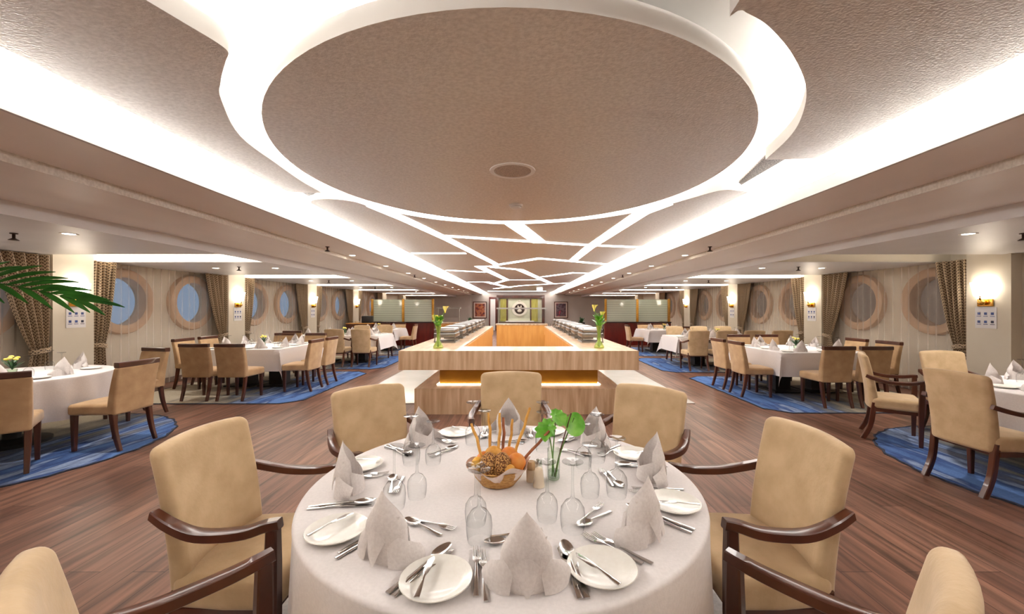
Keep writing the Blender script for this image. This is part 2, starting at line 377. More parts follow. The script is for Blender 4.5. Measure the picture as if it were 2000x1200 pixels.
M['artR'] = art_mat('abstract painting rose', [(44, 34, 46), (120, 96, 104), (70, 50, 60), (190, 70, 90)], 3.5)

# ------------------------------------------------------------------ room shell
XL, XR, Y0, Y1, TOP = -7.0, 7.15, -3.0, 27.0, 2.9
struct('floor', MB().b2(XL - .3, XR + .3, Y0 - .2, Y1 + .2, -.1, 0), M['floor'])
struct('wall_back', MB().b2(XL - .2, XR + .2, Y1, Y1 + .2, 0, TOP), M['lilac'])
struct('wall_front', MB().b2(XL - .2, XR + .2, Y0 - .2, Y0, 0, TOP), M['cream'])
struct('ceiling', MB().b2(XL - .3, XR + .3, Y0 - .2, Y1 + .2, 2.84, TOP), M['white'])
PIT = 3.5
PILL = [5.78 + PIT * k for k in range(-2, 6)]       # near edge of each pillar
PW = .56
BAYS = [(PILL[i] + PW, PILL[i + 1]) for i in range(len(PILL) - 1)]
PR = .42
PILS = {-1: PILL, 1: [p - .19 for p in PILL]}; BAYL = {-1: BAYS, 1: [(a - .19, b - .19) for a, b in BAYS]}
def wall_side(side, X):
    mb = MB(); t = .16; xo = X + side * t
    holes = []
    for (a, b) in BAYL[side][1:]:
        if b > 21: continue
        c = (a + b) / 2; holes += [c - .75, c + .75]
    def quadbox(y0, y1, z0, z1): mb.b2(min(X, xo), max(X, xo), y0, y1, z0, z1)
    y = Y0 - .2; R = .5; zc = 1.6
    for h in holes:
        quadbox(y, h - .65, 0, TOP); quadbox(h - .65, h + .65, 0, zc - .65); quadbox(h - .65, h + .65, zc + .65, TOP)
        n = 32
        for k in range(n):
            vs = []
            for a in (2 * pi * k / n, 2 * pi * (k + 1) / n):
                q = .65 / max(abs(cos(a)), abs(sin(a)))
                for xx in (X, xo): vs += [(xx, h + R * cos(a), zc + R * sin(a)), (xx, h + q * cos(a), zc + q * sin(a))]
            mb.add(vs, [(0, 1, 5, 4), (2, 3, 7, 6), (0, 2, 6, 4)])
        y = h + .65
    quadbox(y, Y1 + .2, 0, TOP)
    struct('wall_left' if side < 0 else 'wall_right', mb, M['cream'], smooth=0)
    return holes
HL = wall_side(-1, XL); HR = wall_side(1, XR)
wn = 0
for side, X, hs in ((-1, XL, HL), (1, XR, HR)):
    for h in hs:
        wn += 1
        T = Matrix.Translation((X, h, 1.6)) @ Matrix.Rotation(-side * pi / 2, 4, 'Y')
        prof = [(PR, -.14), (PR, .08), (PR + .03, .1), (.56, .09), (.58, .06), (.58, 0.001)]
        w = struct('window_%d' % wn, MB().lathe(prof, 40).xf(T), M['ring'])
        g = obj('glass', MB().lathe([(.001, -.1), (PR, -.1)], 40).xf(T), M['paneL'], w)
# pillars
n = 0
for side, X in ((-1, XL), (1, XR)):
    for p in PILS[side]:
        xf_ = X - side * .3
        mb = MB().b2(min(X, xf_), max(X, xf_), p, p + PW, 0, 2.5)
        n += 1
        o = struct('trim_%d' % n, mb, M['cream']); 
for side, X, nm in ((-1, XL, 'baseboard_left'), (1, XR, 'baseboard_right')):
    mb = MB()
    ys = [Y0] + [q for p in PILS[side] for q in (p, p + PW)] + [Y1]
    for i in range(0, len(ys), 2): mb.b2(X, X - side * .02, ys[i], ys[i + 1], 0, .1)
    for p in PILS[side]: mb.b2(X - side * .301, X - side * .315, p, p + PW, 0, .1)
    struct(nm, mb, M['dwood'])
struct('baseboard_back', MB().b2(XL, XR, Y1 - .02, Y1, 0, .1), M['dwood'])

# ceiling: main sheet with a disc floating in a lit ring
HM, HT = 2.6, 2.69
PE = 2.223
def cp(px, py): return at(px, py, HM)
def sheet(name, poly):
    o = struct(name, MB().prism(poly, HM, HT), [M['taupe'], M['white']])
    for p in o.data.polygons:
        if p.normal.z > -.5: p.material_index = 1
    return o
left_edge = catmull([(-1.6, -1.0), (-1.58, .4), (-1.5, 1.06), cp(285, 0), cp(357, 43), cp(425, 84), cp(446, 103), cp(441, 120), cp(431, 160), cp(432, 195), cp(470, 267), cp(540, 320), cp(590, 355), cp(622, 373)], 5)
left_poly = left_edge + [cp(628, 377), cp(610, 377)] + [(-PE, cp(575, 376)[1])] + [(-PE, -1.0)]
sheet('ceiling_panel', left_poly)
right_edge = catmull([(.80, -1.0), (.80, .6), cp(1442, 4), cp(1450, 20), cp(1500, 50), cp(1550, 110), cp(1575, 175), cp(1565, 230), cp(1540, 270), cp(1495, 312)], 5)
right_poly = right_edge + [(PE - .25, cp(1495, 312)[1] + .0), (PE, cp(1550, 310)[1])] + [(PE, -1.0)]
sheet('ceiling_panel', right_poly)
ring_far = catmull([cp(607, 395), cp(612, 391), cp(640, 389), cp(690, 394), cp(731, 406), cp(796, 420), cp(880, 432), cp(1005, 438), cp(1140, 430), cp(1251, 413), cp(1330, 393), cp(1390, 376), cp(1420, 371), cp(1440, 372)], 5)
far_poly = [(-PE, ring_far[0][1] + .05)] + ring_far + [(PE, ring_far[-1][1] + .05), (PE, Y1), (-PE, Y1)]
sheet('ceiling_panel', far_poly)
struct('ceiling_panel', MB().b2(-PE, PE, Y0, -1.0, HM, HT), M['taupe'])
DC = (-.05, 3.33); DA, DB = 1.72, 1.83
sheet('ceiling_disc', [(DC[0] + DA * cos(2 * pi * k / 96), DC[1] + DB * sin(2 * pi * k / 96)) for k in range(96)])
# LED tape lying on top of the sheets round the ring, hidden behind their rims
def ribbon(path, w, z0, z1, off):
    mb = MB(); L_ = []
    for i, p in enumerate(path):
        a = Vector(path[max(i - 1, 0)]); b = Vector(path[min(i + 1, len(path) - 1)]); t = (b - a).normalized(); nrm = Vector((-t.y, t.x))
        L_.append((Vector(p) + nrm * off, Vector(p) + nrm * (off + w)))
    vs = []; fs = []
    for a, b in L_: vs += [(a.x, a.y, z0), (b.x, b.y, z0), (b.x, b.y, z1), (a.x, a.y, z1)]
    for i in range(len(L_) - 1):
        for j in range(4):
            k = (j + 1) % 4; fs.append((i * 4 + j, i * 4 + k, i * 4 + 4 + k, i * 4 + 4 + j))
    e = (len(L_) - 1) * 4
    fs += [(0, 1, 2, 3), (e + 3, e + 2, e + 1, e)]
    mb.add(vs, fs); return mb
struct('trim_301', ribbon([p for p in left_edge if p[1] > .2], .03, HT + .002, HT + .012, .05), M['ledring'])
struct('trim_302', ribbon([p for p in right_edge if p[1] > 1.75], .03, HT + .002, HT + .012, -.08), M['ledring'])
struct('trim_303', ribbon(ring_far[8:-6], .03, HT + .002, HT + .012, .06), M['ledring'])
struct('trim_304', ribbon([(DC[0] + DA * cos(a), DC[1] + DB * sin(a)) for a in [radians(20 + 7 * k) for k in range(35)]], .03, HT + .002, HT + .012, .05), M['ledring'])
arc = [(DC[0] + (DA + .004) * cos(radians(a)), DC[1] + (DB + .004) * sin(radians(a))) for a in range(38, 146, 3)]
obj('ceiling_light', MB().prism(arc + [(p[0], p[1] - .004) for p in ring_far[12:-15]], HM + .012, HM + .03), M['slit'], label='curved glowing ceiling slit round the far rim of the oval disc', cat='ceiling light', group='glowing slits crossing the taupe ceiling')
# slit lamps let into the far sheet
def slit(pts, w, label, h=HM):
    w *= .8
    P = [Vector(cp(*p)) for p in pts]; mb = MB(); Lp = []; Rp = []
    for i, p in enumerate(P):
        t1 = (p - P[i - 1]).normalized() if i else (P[1] - p).normalized(); t2 = (P[i + 1] - p).normalized() if i < len(P) - 1 else t1
        t = (t1 + t2).normalized(); nr = Vector((-t.y, t.x)); k = w / 2 / max(.5, nr.dot(Vector((-t1.y, t1.x))))
        Lp.append(p + nr * k); Rp.append(p - nr * k)
    poly = [(q.x, q.y) for q in Lp] + [(q.x, q.y) for q in Rp[::-1]]
    mb.prism(poly, h - .004, h + .02)
    obj('ceiling_light', mb, M['slit'], label=label, cat='ceiling light', group='glowing slits crossing the taupe ceiling')
slit([(728, 402), (794, 430), (875, 468), (970, 517)], .2, 'long glowing ceiling slit running diagonally from the left of the disc to the middle')
slit([(1003, 437), (1054, 474)], .3, 'short wide glowing ceiling slit leaving the far rim of the disc')
slit([(868, 461), (1040, 472), (1150, 479), (1246, 483)], .19, 'glowing ceiling slit crossing right behind the disc from side to side')
slit([(1300, 398), (1253, 416), (1150, 484), (1118, 510)], .24, 'straight glowing ceiling slit slanting in from the right of the disc')
slit([(805, 495), (910, 495)], .2, 'short glowing ceiling slit joining the left cove to the long diagonal slit')
slit([(968, 518), (1053, 505), (1181, 516)], .24, 'bent glowing ceiling slit peaking in the middle and reaching the right cove')
slit([(972, 520), (936, 521), (990, 547), (962, 555)], .28, 'zigzag glowing ceiling slit left of the middle')
slit([(962, 522), (1015, 527), (1076, 554)], .28, 'bent glowing ceiling slit slanting away right of the zigzag')
slit([(1060, 541), (1120, 533), (1148, 534)], .26, 'short glowing ceiling slit joining the slanting slit to the right cove')
slit([(872, 528), (950, 532)], .26, 'thin glowing ceiling slit from the left cove to the zigzag')
slit([(990, 547), (1055, 547)], .3, 'thin level glowing ceiling slit right of the zigzag')
slit([(914, 551), (950, 551), (995, 562)], .32, 'glowing ceiling slit leaving the left cove beyond the zigzag')
slit([(967, 564), (1020, 558), (1110, 553)], .34, 'far glowing ceiling slit rising to the right cove')
slit([(953, 569), (1066, 569)], .5, 'farthest glowing ceiling slit spanning the ceiling end')
# coves, beams and side ceilings
n = 100
for sd in (-1, 1):
    def bx(x0, x1, y0, y1, z0, z1): return MB().b2(sd * x0, sd * x1, y0, y1, z0, z1)
    FX = 2.47; SX = 3.12; OX = 4.2; WX = 7.0 if sd < 0 else 7.15
    m1 = bx(FX, FX + .025, Y0, Y1, 2.43, 2.54); struct('trim_%d' % n, m1, M['lip']); n += 1
    struct('ceiling_beam', bx(FX + .025, SX, Y0, Y1, 2.43, 2.5), M['beam'])
    struct('ceiling_beam', bx(SX, OX, Y0, Y1, 2.365, 2.5), M['beam'])
    struct('trim_%d' % n, bx(SX - .006, SX, Y0, Y1, 2.365, 2.43), M['gold'] if 0 else M['taupe']); n += 1
    struct('trim_%d' % n, bx(OX, OX + .02, Y0, Y1, 2.244, 2.366), M['sidec']); n += 1
    obj('cove_light', bx(FX + .1, FX + .12, Y0 + .1, Y1 - .1, 2.51, 2.82), M['cove'], label='long glowing cove light between the %s beam and the taupe ceiling' % ('left' if sd < 0 else 'right'), cat='cove light')
    ys = Y0
    for k in range(-2, 6):
        a, b = 5.7 + PIT * k, 6.66 + PIT * k
        if a < Y0: a = Y0 + .1
        struct('ceiling_panel', bx(OX + .02, WX, ys, a, 2.244, 2.3), M['sidec']); ys = b
        struct('ceiling_recess', bx(OX + .02, WX, a, b, 2.5, 2.54), M['white'])
        lit = not (sd > 0 and k == 0)
        if k < 0:
            struct('trim_%d' % n, bx(OX + .06, WX - .03, b - .02, b - .006, 2.262, 2.49), M['bay']); n += 1
        elif lit:
            obj('ceiling_recess_light', bx(OX + .06, WX - .03, b - .02, b - .006, 2.262, 2.49), M['bay'], label='glowing %s side ceiling recess, %s from the camera' % ('left' if sd < 0 else 'right', ['second behind', 'just behind', 'nearest', 'second', 'third', 'fourth', 'fifth', 'sixth'][k + 2]), cat='recess light', group='%s ceiling recess lights' % ('left' if sd < 0 else 'right'))
        else:
            struct('trim_%d' % n, bx(OX + .02, WX, b - .012, b, 2.25, 2.5), M['cream']); n += 1
    struct('ceiling_panel', bx(OX + .02, WX, ys, Y1, 2.244, 2.3), M['sidec'])
    for k in range(-2, 6): pass

# ------------------------------------------------------------------ ceiling fittings
spk = thing('ceiling_speaker', 'round flush speaker grille in the middle of the oval ceiling disc', 'speaker', (-.05, 3.28, HM))
obj('rim', MB().lathe([(.15, 0), (.155, -.008), (.185, -.006), (.187, 0)], 40), M['white'], spk)
obj('grille', MB().lathe([(.001, -.003), (.15, -.004)], 40), pm('speaker mesh', (206, 192, 178), (176, 162, 150), 160, rough=.6, detail=0, lo=.45, hi=.5), spk)
smk = thing('smoke_detector', 'small round white smoke detector on the oval ceiling disc', 'smoke detector', (-.03, 4.36, HM))
obj('base', MB().lathe([(.075, 0), (.075, -.015), (.06, -.02)], 28), M['plastic'], smk)
obj('sensor', MB().lathe([(.055, -.02), (.055, -.035), (.035, -.05), (.001, -.052)], 24), M['plastic'], smk)
for sd, nm in ((-1, 'left'), (1, 'right')):
    g = thing('air_vent', 'perforated air vent grille between the ceiling panels on the %s of the disc' % nm, 'vent', (0, 0, 0))
    if sd > 0: poly = [cp(1500, 313), cp(1556, 310), cp(1448, 371), cp(1442, 366)]
    else: poly = [cp(575, 376), cp(628, 379), cp(612, 389), cp(602, 392)]
    obj('grille', MB().prism(poly, HM + .045, HM + .06), M['greyp'], g)
# sprinklers
sp = thing('ceiling_sprinkler', '', 'sprinkler')
obj('pipe', MB().lathe([(.03, 0), (.03, -.008), (.012, -.01), (.012, -.05)], 12), M['bronze'], sp)
obj('deflector', MB().lathe([(.001, -.075), (.04, -.073), (.04, -.07), (.012, -.05)], 12), M['bronze'], sp)
PS = Proto(sp); ordn = ['nearest', 'second', 'third', 'fourth']
for sd, nm in ((-1, 'left'), (1, 'right')):
    for i, y in enumerate((6.2, 11.4)):
        PS.put((sd * 2.95, y, 2.43), 0, '%s bronze sprinkler under the %s ceiling beam' % (('nearer', 'farther')[i], nm), 'sprinklers')
    for i, y in enumerate((4.1, 7.4, 10.9, 14.4)):
        PS.put((sd * 5.15, y, 2.244), 0, '%s bronze sprinkler along the white %s side ceiling' % (ordn[i], nm), 'sprinklers')
# downlights
dl = thing('downlight', '', 'downlight')
obj('bezel', MB().lathe([(.05, 0), (.05, -.004), (.07, -.006), (.072, 0)], 20), M['white'], dl)
obj('lens', MB().lathe([(.001, -.002), (.05, -.002)], 16), M['lens'], dl)
PD = Proto(dl)
def spot(loc, energy, ang=110, blend=.8, r=.06, col=(1, .95, .89)):
    d = bpy.data.lights.new('spot', 'SPOT'); d.energy = energy; d.spot_size = radians(ang); d.spot_blend = blend; d.shadow_soft_size = r; d.color = col
    o = bpy.data.objects.new('downlight_beam', d); COL.objects.link(o); o.location = loc; o['kind'] = 'helper'
nth = ['nearest', 'second', 'third', 'fourth', 'fifth', 'sixth', 'seventh', 'added eighth', 'added ninth', 'added farthest']
for sd, nm in ((-1, 'left'), (1, 'right')):
    for i in range(10):  # the far end of this row is added to brighten the back wall
        y = 7.2 + 1.82 * i
        PD.put((sd * 2.98, y, 2.43), 0, '%s small downlight in the row under the %s ceiling beam' % (nth[i], nm), '%s beam downlights' % nm)
        spot((sd * 2.98, y, 2.41), 32)
    for i in range(6):  # farthest pairs are added, no fixtures seen there, to light behind the glass screens
        y = 4.13 + PIT * i
        for j, x in enumerate((4.62, 5.75)):
            PD.put((sd * x, y, 2.244), 0, '%s downlight in the %s side ceiling, %s of its pair' % (nth[i], nm, 'aisle one' if j == 0 else 'wall one'), '%s side ceiling downlights' % nm)
            spot((sd * x, y, 2.22), 40)
    for y in (-1.2, .6): spot((sd * 3.4, y, 2.3), 60)

# ------------------------------------------------------------------ walls: drapes, sheers, sconces, notices
ordb = ['nearest', 'second', 'third', 'fourth', 'fifth']
def make_sheer(side, X, a, b, label):
    n = int((b - a) * 40); L_ = b - a
    def fn(u, v):
        y = a + u * L_
        d = .016 * sin(2 * pi * u * L_ * 6.3) + .012 * sin(2 * pi * u * L_ * 2.1 + 1)
        return (X - side * (.15 + d), y, 2.235 - v * 2.2)
    obj('sheer_curtain', MB().grid(fn, n, 4), M['sheer'], label=label, cat='curtain', group='sheer curtains over the portholes')
def make_drape(side, X, ya, yb, dirn, label):
    # dirn=+1: pillar at yb side, -1: pillar at ya side
    W = yb - ya; zt, zk = 2.235, .88; nf = 4.5
    def prof(v):
        z = zt - v * (zt - .02)
        if z > zk: k = (z - zk) / (zt - zk); w = .2 + (W - .2) * (k ** .8)
        else: k = (zk - z) / zk; w = .2 + (W * .55 - .2) * min(1, k * 1.6)
        return z, w
    def fn(u, v):
        z, w = prof(v)
        y = yb - w * (1 - u) if dirn > 0 else ya + w * u
        amp = .045 * (.6 + .4 * min(1, abs(z - zk) * 3))
        d = amp * sin(2 * pi * nf * u) + .01 * sin(9 * u + 3 * z)
        return (X - side * (.26 + d), y, z)
    t = thing('curtain', label, 'curtain', group='patterned brown and cream drapes')
    obj('fabric', MB().grid(fn, 72, 36, uv=lambda u, v: (u * W * 1.9, v * 2.2)), M['drape'], t)
    yc = (yb - .1) if dirn > 0 else (ya + .1)
    def tb(u, v):
        a = 2 * pi * u
        return (X - side * (.26 + .075 * cos(a)), yc + .125 * sin(a), zk - .03 + .07 * v + .02 * sin(a) * dirn)
    obj('tieback', MB().grid(tb, 24, 2, True, uv=lambda u, v: (u * .5, v * .07)), M['drape'], t)
def make_sconce():
    t = thing('wall_sconce', '', 'wall lamp')       # faces local +Y
    obj('back_plate', MB().rbox((0, .012, 0), (.2, .024, .11), .01, 2), M['brass'], t)
    obj('knob', MB().ball((0, .06, 0), .045, .05, .04), M['brass'], t)
    obj('arm', MB().tube([(0, .02, 0), (0, .07, .01), (0, .09, .06), (0, .09, .1)], .012), M['brass'], t)
    def sh(u, v):
        a = pi * u; r = .1 + .035 * v
        return (r * cos(a) * 1.25, .015 + r * sin(a) * .95, .1 + .2 * v)
    obj('shade', MB().grid(sh, 20, 6), M['sconce'], t)
    return t
PSC = Proto(make_sconce())
def make_notice():
    t = thing('notice_sign', '', 'notice')               # faces local +Y
    obj('sheet', MB().box((0, .004, 0), (.27, .008, .31)), M['paper'], t)
    for r_ in range(2):
        for c_ in range(3):
            x, z = -.085 + .085 * c_, .06 - .12 * r_
            obj('pictogram', MB().box((x, .009, z), (.036, .002, .036)).box((x, .009, z - .038), (.055, .002, .008)), M['inkd'] if (r_, c_) == (1, 0) else M['ink'], t)
    return t
PN = Proto(make_notice())
for side, X, nm in ((-1, XL, 'left'), (1, XR, 'right')):
    fr = -side * pi / 2 if side < 0 else pi / 2
    for i, p in enumerate(PILS[side][2:6]):
        yc = p + PW / 2 + (.02)
        rz = -pi / 2 if side < 0 else pi / 2
        xx = X - side * .3
        PSC.put((xx, yc, 1.56), rz, 'brass wall sconce with glowing shade on the %s pillar of the %s wall' % (ordb[i], nm), 'wall sconces')
        if i < 3: PN.put((xx, yc + (0 if side < 0 else .0), 1.34), rz, 'white notice with blue pictograms on the %s pillar of the %s wall' % (ordb[i], nm), 'notices on the pillars')
    for i, (a, b) in enumerate(BAYL[side][1:6]):
        make_sheer(side, X, a + .02, b - .02, ('beige sheer curtain across the %s pair of portholes on the %s' % (ordb[i - 1], nm)) if i else 'beige sheer curtain in the bay cut by the %s edge of the photo' % nm)
        w1, w2 = (.36, .62) if side < 0 else (.5, .62)
        if side > 0: w1, w2 = .46, .66
        if i > 0: make_drape(side, X, a + .01, a + .01 + w1, -1, 'patterned drape at the near end of the %s window bay, %s wall' % (ordb[i - 1], nm))
        if not (side > 0 and i == 0): make_drape(side, X, b - .02 - w2, b - .02, 1, ('patterned drape at the far end of the %s window bay, %s wall' % (ordb[i - 1], nm)) if i else 'patterned drape cut by the left edge of the photo behind the palm')

# ------------------------------------------------------------------ chairs
def make_armchair():
    t = thing('armchair', '', 'chair')                 # faces +Y
    def seat(x, y, z):
        k = 1 - .09 * (-(y) / .23 if y < 0 else 0); z2 = z + (.012 * (1 - (x / .26) ** 2) * (1 - (y / .26) ** 2) if z > 0 else 0)
        return (x * k, y, z2)
    obj('seat', MB().rbox((0, .03, .415), (.52, .41, .12), .035, 3, 6, seat), M['suede'], t)
    def back(x, y, z):                                 # bowed and reclined slab
        s = max(0, (z + .3) / .6); rec = -.015 - .085 * s ** 1.7
        bow = .035 * (1 - (x / .25) ** 2) * -1 + .02
        wid = 1 - .07 * (1 - s)
        th = 1 - .3 * s
        zz = z + (.012 * (1 - (x / .24) ** 2) if z > .2 else 0)
        return (x * wid, y * th + rec + bow, zz)
    obj('backrest', MB().rbox((0, -.15, .645), (.49, .085, .6), .034, 3, 8, back), M['suede'], t)
    fr = MB()
    fr.b2(-.235, .235, .17, .2, .325, .365); fr.b2(-.225, .225, -.16, -.13, .325, .365)
    for s in (-1, 1): fr.b2(s * .215, s * .245, -.15, .19, .325, .365)
    obj('seat_rail', fr, M['dwood'], t)
    for s in (-1, 1):
        arm = catmull([(s * .25, -.22, .715), (s * .275, -.13, .685), (s * .292, -.02, .662), (s * .285, .12, .665), (s * .266, .2, .682), (s * .264, .25, .69)], 5)
        obj('armrest', MB().sweep(arm, RECT, [(.034 + .014 * sin(pi * i / (len(arm) - 1)), .036) for i in range(len(arm))]), M['dwood'], t)
        obj('front_leg', MB().sweep([(s * .25, .215, 0), (s * .254, .217, .2), (s * .258, .218, .36), (s * .262, .222, .55), (s * .264, .224, .672)], RECT, [(.03, .034), (.038, .042), (.044, .05), (.042, .048), (.036, .042)], up=(0, 1, 0)).foot(), M['dwood'], t)
        obj('rear_leg', MB().sweep(catmull([(s * .215, -.25, 0), (s * .215, -.185, .16), (s * .217, -.16, .34), (s * .22, -.15, .42)], 4), RECT, (.042, .046), up=(0, 1, 0)).foot(), M['dwood'], t)
    return t
def make_sidechair():
    t = thing('dining_chair', '', 'chair')
    def seat(x, y, z): return (x * (1 + .05 * y / .23), y, z + (.01 * (1 - (x / .26) ** 2) if z > 0 else 0))
    obj('seat', MB().rbox((0, .01, .425), (.47, .46, .11), .03, 3, 4, seat), M['suede2'], t)
    def back(x, y, z):
        s = max(0, (z + .24) / .48); rec = -.01 - .075 * s ** 1.5
        return (x * (1 - .04 * (1 - s)), y * (1 - .35 * s) + rec + .018 * (x / .24) ** 2, z)
    obj('backrest', MB().rbox((0, -.19, .615), (.47, .095, .49), .022, 2, 8, back), M['suede2'], t)
    rail = [(-.23 + .046 * k, -.275 + .018 * ((-.23 + .046 * k) / .23) ** 2, .884) for k in range(11)]
    obj('top_rail', MB().sweep(rail, RECT, (.062, .055)), M['dwood'], t)
    for s in (-1, 1):
        obj('front_leg', MB().sweep([(s * .205, .2, 0), (s * .205, .2, .38)], RECT, [(.034, .034), (.05, .05)], up=(0, 1, 0)).foot(), M['dwood'], t)
        obj('rear_leg', MB().sweep(catmull([(s * .2, -.265, 0), (s * .2, -.215, .18), (s * .2, -.185, .39)], 4), RECT, [(.032 + .002 * i, .036 + .002 * i) for i in range(9)], up=(0, 1, 0)).foot(), M['dwood'], t)
    return t
PA = Proto(make_armchair()); PC = Proto(make_sidechair())
TC = (-.06, 1.715); TR = .78
def ring_chair(th, r, label): PA.put((TC[0] + r * cos(radians(th)), TC[1] + r * sin(radians(th)), .009), radians(th + 90), label, 'tan armchairs round the front table')
ring_chair(180, 1.05, 'tan armchair on the left of the bread basket table, facing right')
ring_chair(135, 1.07, 'tan armchair behind the front table on its left, by the island end')
ring_chair(90, 1.29, 'tan armchair farthest behind the front table, facing the camera')
ring_chair(45, 1.07, 'tan armchair behind the front table on its right, facing the camera')
ring_chair(0, 1.05, 'tan armchair on the right of the bread basket table, facing left')
ring_chair(230, 1.05, 'tan armchair cut by the frame in the bottom left corner')
ring_chair(310, 1.05, 'tan armchair cut by the frame in the bottom right corner')
def chair(P, x, y, f, label, group): P.put((x, y, 0.009), radians(f - 90), label, group)
gL, gR = 'chairs of the left side tables', 'chairs of the right side tables'
for x, y, f, l in [(-4.36, 4.33, 180, 'tan chair with dark top rail right of the left-edge round table'), (-4.69, 3.62, 133, 'tan chair cut by the left edge of the photo'), (-5.24, 5.48, 256, 'tan chair behind the left-edge round table, mostly hidden'),
                   (-4.56, 6.6, 90, 'tan chair with back to camera, near side of left square table, aisle one'), (-5.12, 6.6, 90, 'tan chair with back to camera, near side of left square table, window one'),
                   (-3.92, 7.28, 180, 'tan chair on the aisle side of the left square table, nearer one'), (-3.92, 7.88, 182, 'tan chair on the aisle side of the left square table, farther one'),
                   (-6.0, 7.5, 0, 'tan chair on the window side of the left square table, nearer one'), (-6.0, 8.1, 0, 'tan chair on the window side of the left square table, farther one'),
                   (-4.6, 8.86, 270, 'tan chair on the far side of the left square table, aisle one'), (-5.3, 8.86, 270, 'tan chair on the far side of the left square table, window one')]:
    chair(PC, x, y, f, l, gL)
for x, y, f, l in [(-3.95, 10.26, 90, 'tan armchair with back to camera at the left long table, aisle one'), (-4.61, 10.26, 90, 'tan armchair with back to camera at the left long table, second from aisle'),
                   (-4.1, 12.1, 270, 'tan armchair on the far side of the left long table, aisle one'), (-4.8, 12.1, 270, 'tan armchair on the far side of the left long table, middle one')]:
    chair(PA, x, y, f, l, gL)
for x, y, f, l in [(-5.65, 10.3, 90, 'tan chair with dark rail on the near side of the left long table'), (-3.9, 14.2, 180, 'tan chair in profile on the aisle side of the farthest left table'),
                   (-4.6, 15.3, 270, 'tan chair on the far side of the farthest left table, aisle one'), (-5.2, 15.3, 270, 'tan chair on the far side of the farthest left table, window one'), (-4.95, 13.18, 90, 'tan chair on the near side of the farthest left table')]:
    chair(PC, x, y, f, l, gL)
for x, y, f, l in [(3.82, 3.32, 2, 'tan armchair with its back to camera beside the right-edge round table'), (4.22, 4.56, -38, 'tan armchair in profile with pale seat at the right-edge round table'), (5.1, 4.64, 265, 'tan armchair facing camera behind the right-edge round table'),
                   (4.22, 9.62, 90, 'tan armchair with back to camera at the right long table, aisle one'), (4.87, 9.62, 90, 'tan armchair with back to camera at the right long table, second from aisle'), (5.52, 9.62, 90, 'tan armchair with back to camera at the right long table, third from aisle'), (6.17, 9.62, 90, 'tan armchair with back to camera at the right long table, window one'),
                   (4.5, 11.4, 270, 'tan armchair on the far side of the right long table, aisle one'), (5.2, 11.4, 270, 'tan armchair on the far side of the right long table, middle one'), (5.9, 11.4, 270, 'tan armchair on the far side of the right long table, window one')]:
    chair(PA, x, y, f, l, gR)
for x, y, f, l in [(3.96, 7.46, 0, 'tan chair on the aisle side of the right square table, farther one'), (3.96, 6.84, -2, 'tan chair on the aisle side of the right square table, nearer one'),
                   (4.7, 6.16, 90, 'tan chair with back to camera, near side of right square table, aisle one'), (5.25, 6.16, 90, 'tan chair with back to camera, near side of right square table, window one'),
                   (6.05, 7.5, 180, 'tan chair on the window side of the right square table, farther one'), (6.05, 6.85, 180, 'tan chair on the window side of the right square table, nearer one'),
                   (4.7, 8.33, 270, 'tan chair on the far side of the right square table, aisle one'), (5.3, 8.33, 270, 'tan chair on the far side of the right square table, window one'),
                   (3.97, 13.75, 0, 'tan chair on the aisle side of the farthest right table'), (4.7, 14.87, 270, 'tan chair on the far side of the farthest right table, aisle one'), (5.3, 14.87, 270, 'tan chair on the far side of the farthest right table, window one'), (5.3, 12.7, 90, 'tan chair on the near side of the farthest right table')]:
    chair(PC, x, y, f, l, gR)

# ------------------------------------------------------------------ rugs
def round_rug(c, R, mat, label):
    t = thing('rug', label, 'rug', (c[0], c[1], 0), group='rugs')
    n = 140; pr = [(R * (1 + .006 * sin(23 * a) + .006 * sin(41 * a + 1)) * cos(a), R * (1 + .006 * sin(23 * a) + .006 * sin(41 * a + 1)) * sin(a)) for a in [2 * pi * k / n for k in range(n)]]
    obj('pile', MB().prism(pr, .001, .008), mat, t)
    obj('binding', MB().sweep([(p[0] * 1.004, p[1] * 1.004, .005) for p in pr + pr[:1]], RECT, [(.018 + .01 * (k % 3 == 0), .012) for k in range(n + 1)]), M['fringe'], t)
def rect_rug(x0, x1, y0, y1, mat, label):
    c = ((x0 + x1) / 2, (y0 + y1) / 2); t = thing('rug', label, 'rug', (c[0], c[1], 0), group='rugs')
    a, b = (x1 - x0) / 2, (y1 - y0) / 2; cut = .25
    base = [(-a, -b + cut), (-a + cut, -b), (a - cut, -b), (a, -b + cut), (a, b - cut), (a - cut, b), (-a + cut, b), (-a, b - cut)]
    pr = []
    for i, p in enumerate(base):
        q = base[(i + 1) % 8]; m = max(2, int(hypot(q[0] - p[0], q[1] - p[1]) / .08))
        for k in range(m): pr.append((p[0] + (q[0] - p[0]) * k / m + random.uniform(-.008, .008), p[1] + (q[1] - p[1]) * k / m + random.uniform(-.008, .008)))
    obj('pile', MB().prism(pr, .001, .008), mat, t)
    obj('binding', MB().sweep([(p[0], p[1], .005) for p in pr + pr[:1]], RECT, (.022, .012)), M['fringe'], t)
round_rug((-5.45, 4.15), 1.45, M['rugL'], 'round blue and grey rug under the table at the left edge')
round_rug((5.1, 3.55), 1.46, M['rugR'], 'round blue and grey rug under the table at the right edge')
round_rug((-.06, 1.715), 1.62, M['rugC'], 'pale grey patterned round rug under the front table')
rect_rug(-6.45, -3.45, 6.2, 9.35, M['rugL'], 'blue and grey rug under the left square table')
rect_rug(-6.45, -3.35, 9.75, 12.5, M['rugL'], 'blue and grey rug under the left long table')
rect_rug(-5.6, -3.5, 12.8, 15.75, M['rugL'], 'blue and grey rug under the farthest left table')
rect_rug(3.6, 6.6, 5.65, 8.7, M['rugR'], 'blue and grey rug under the right square table')
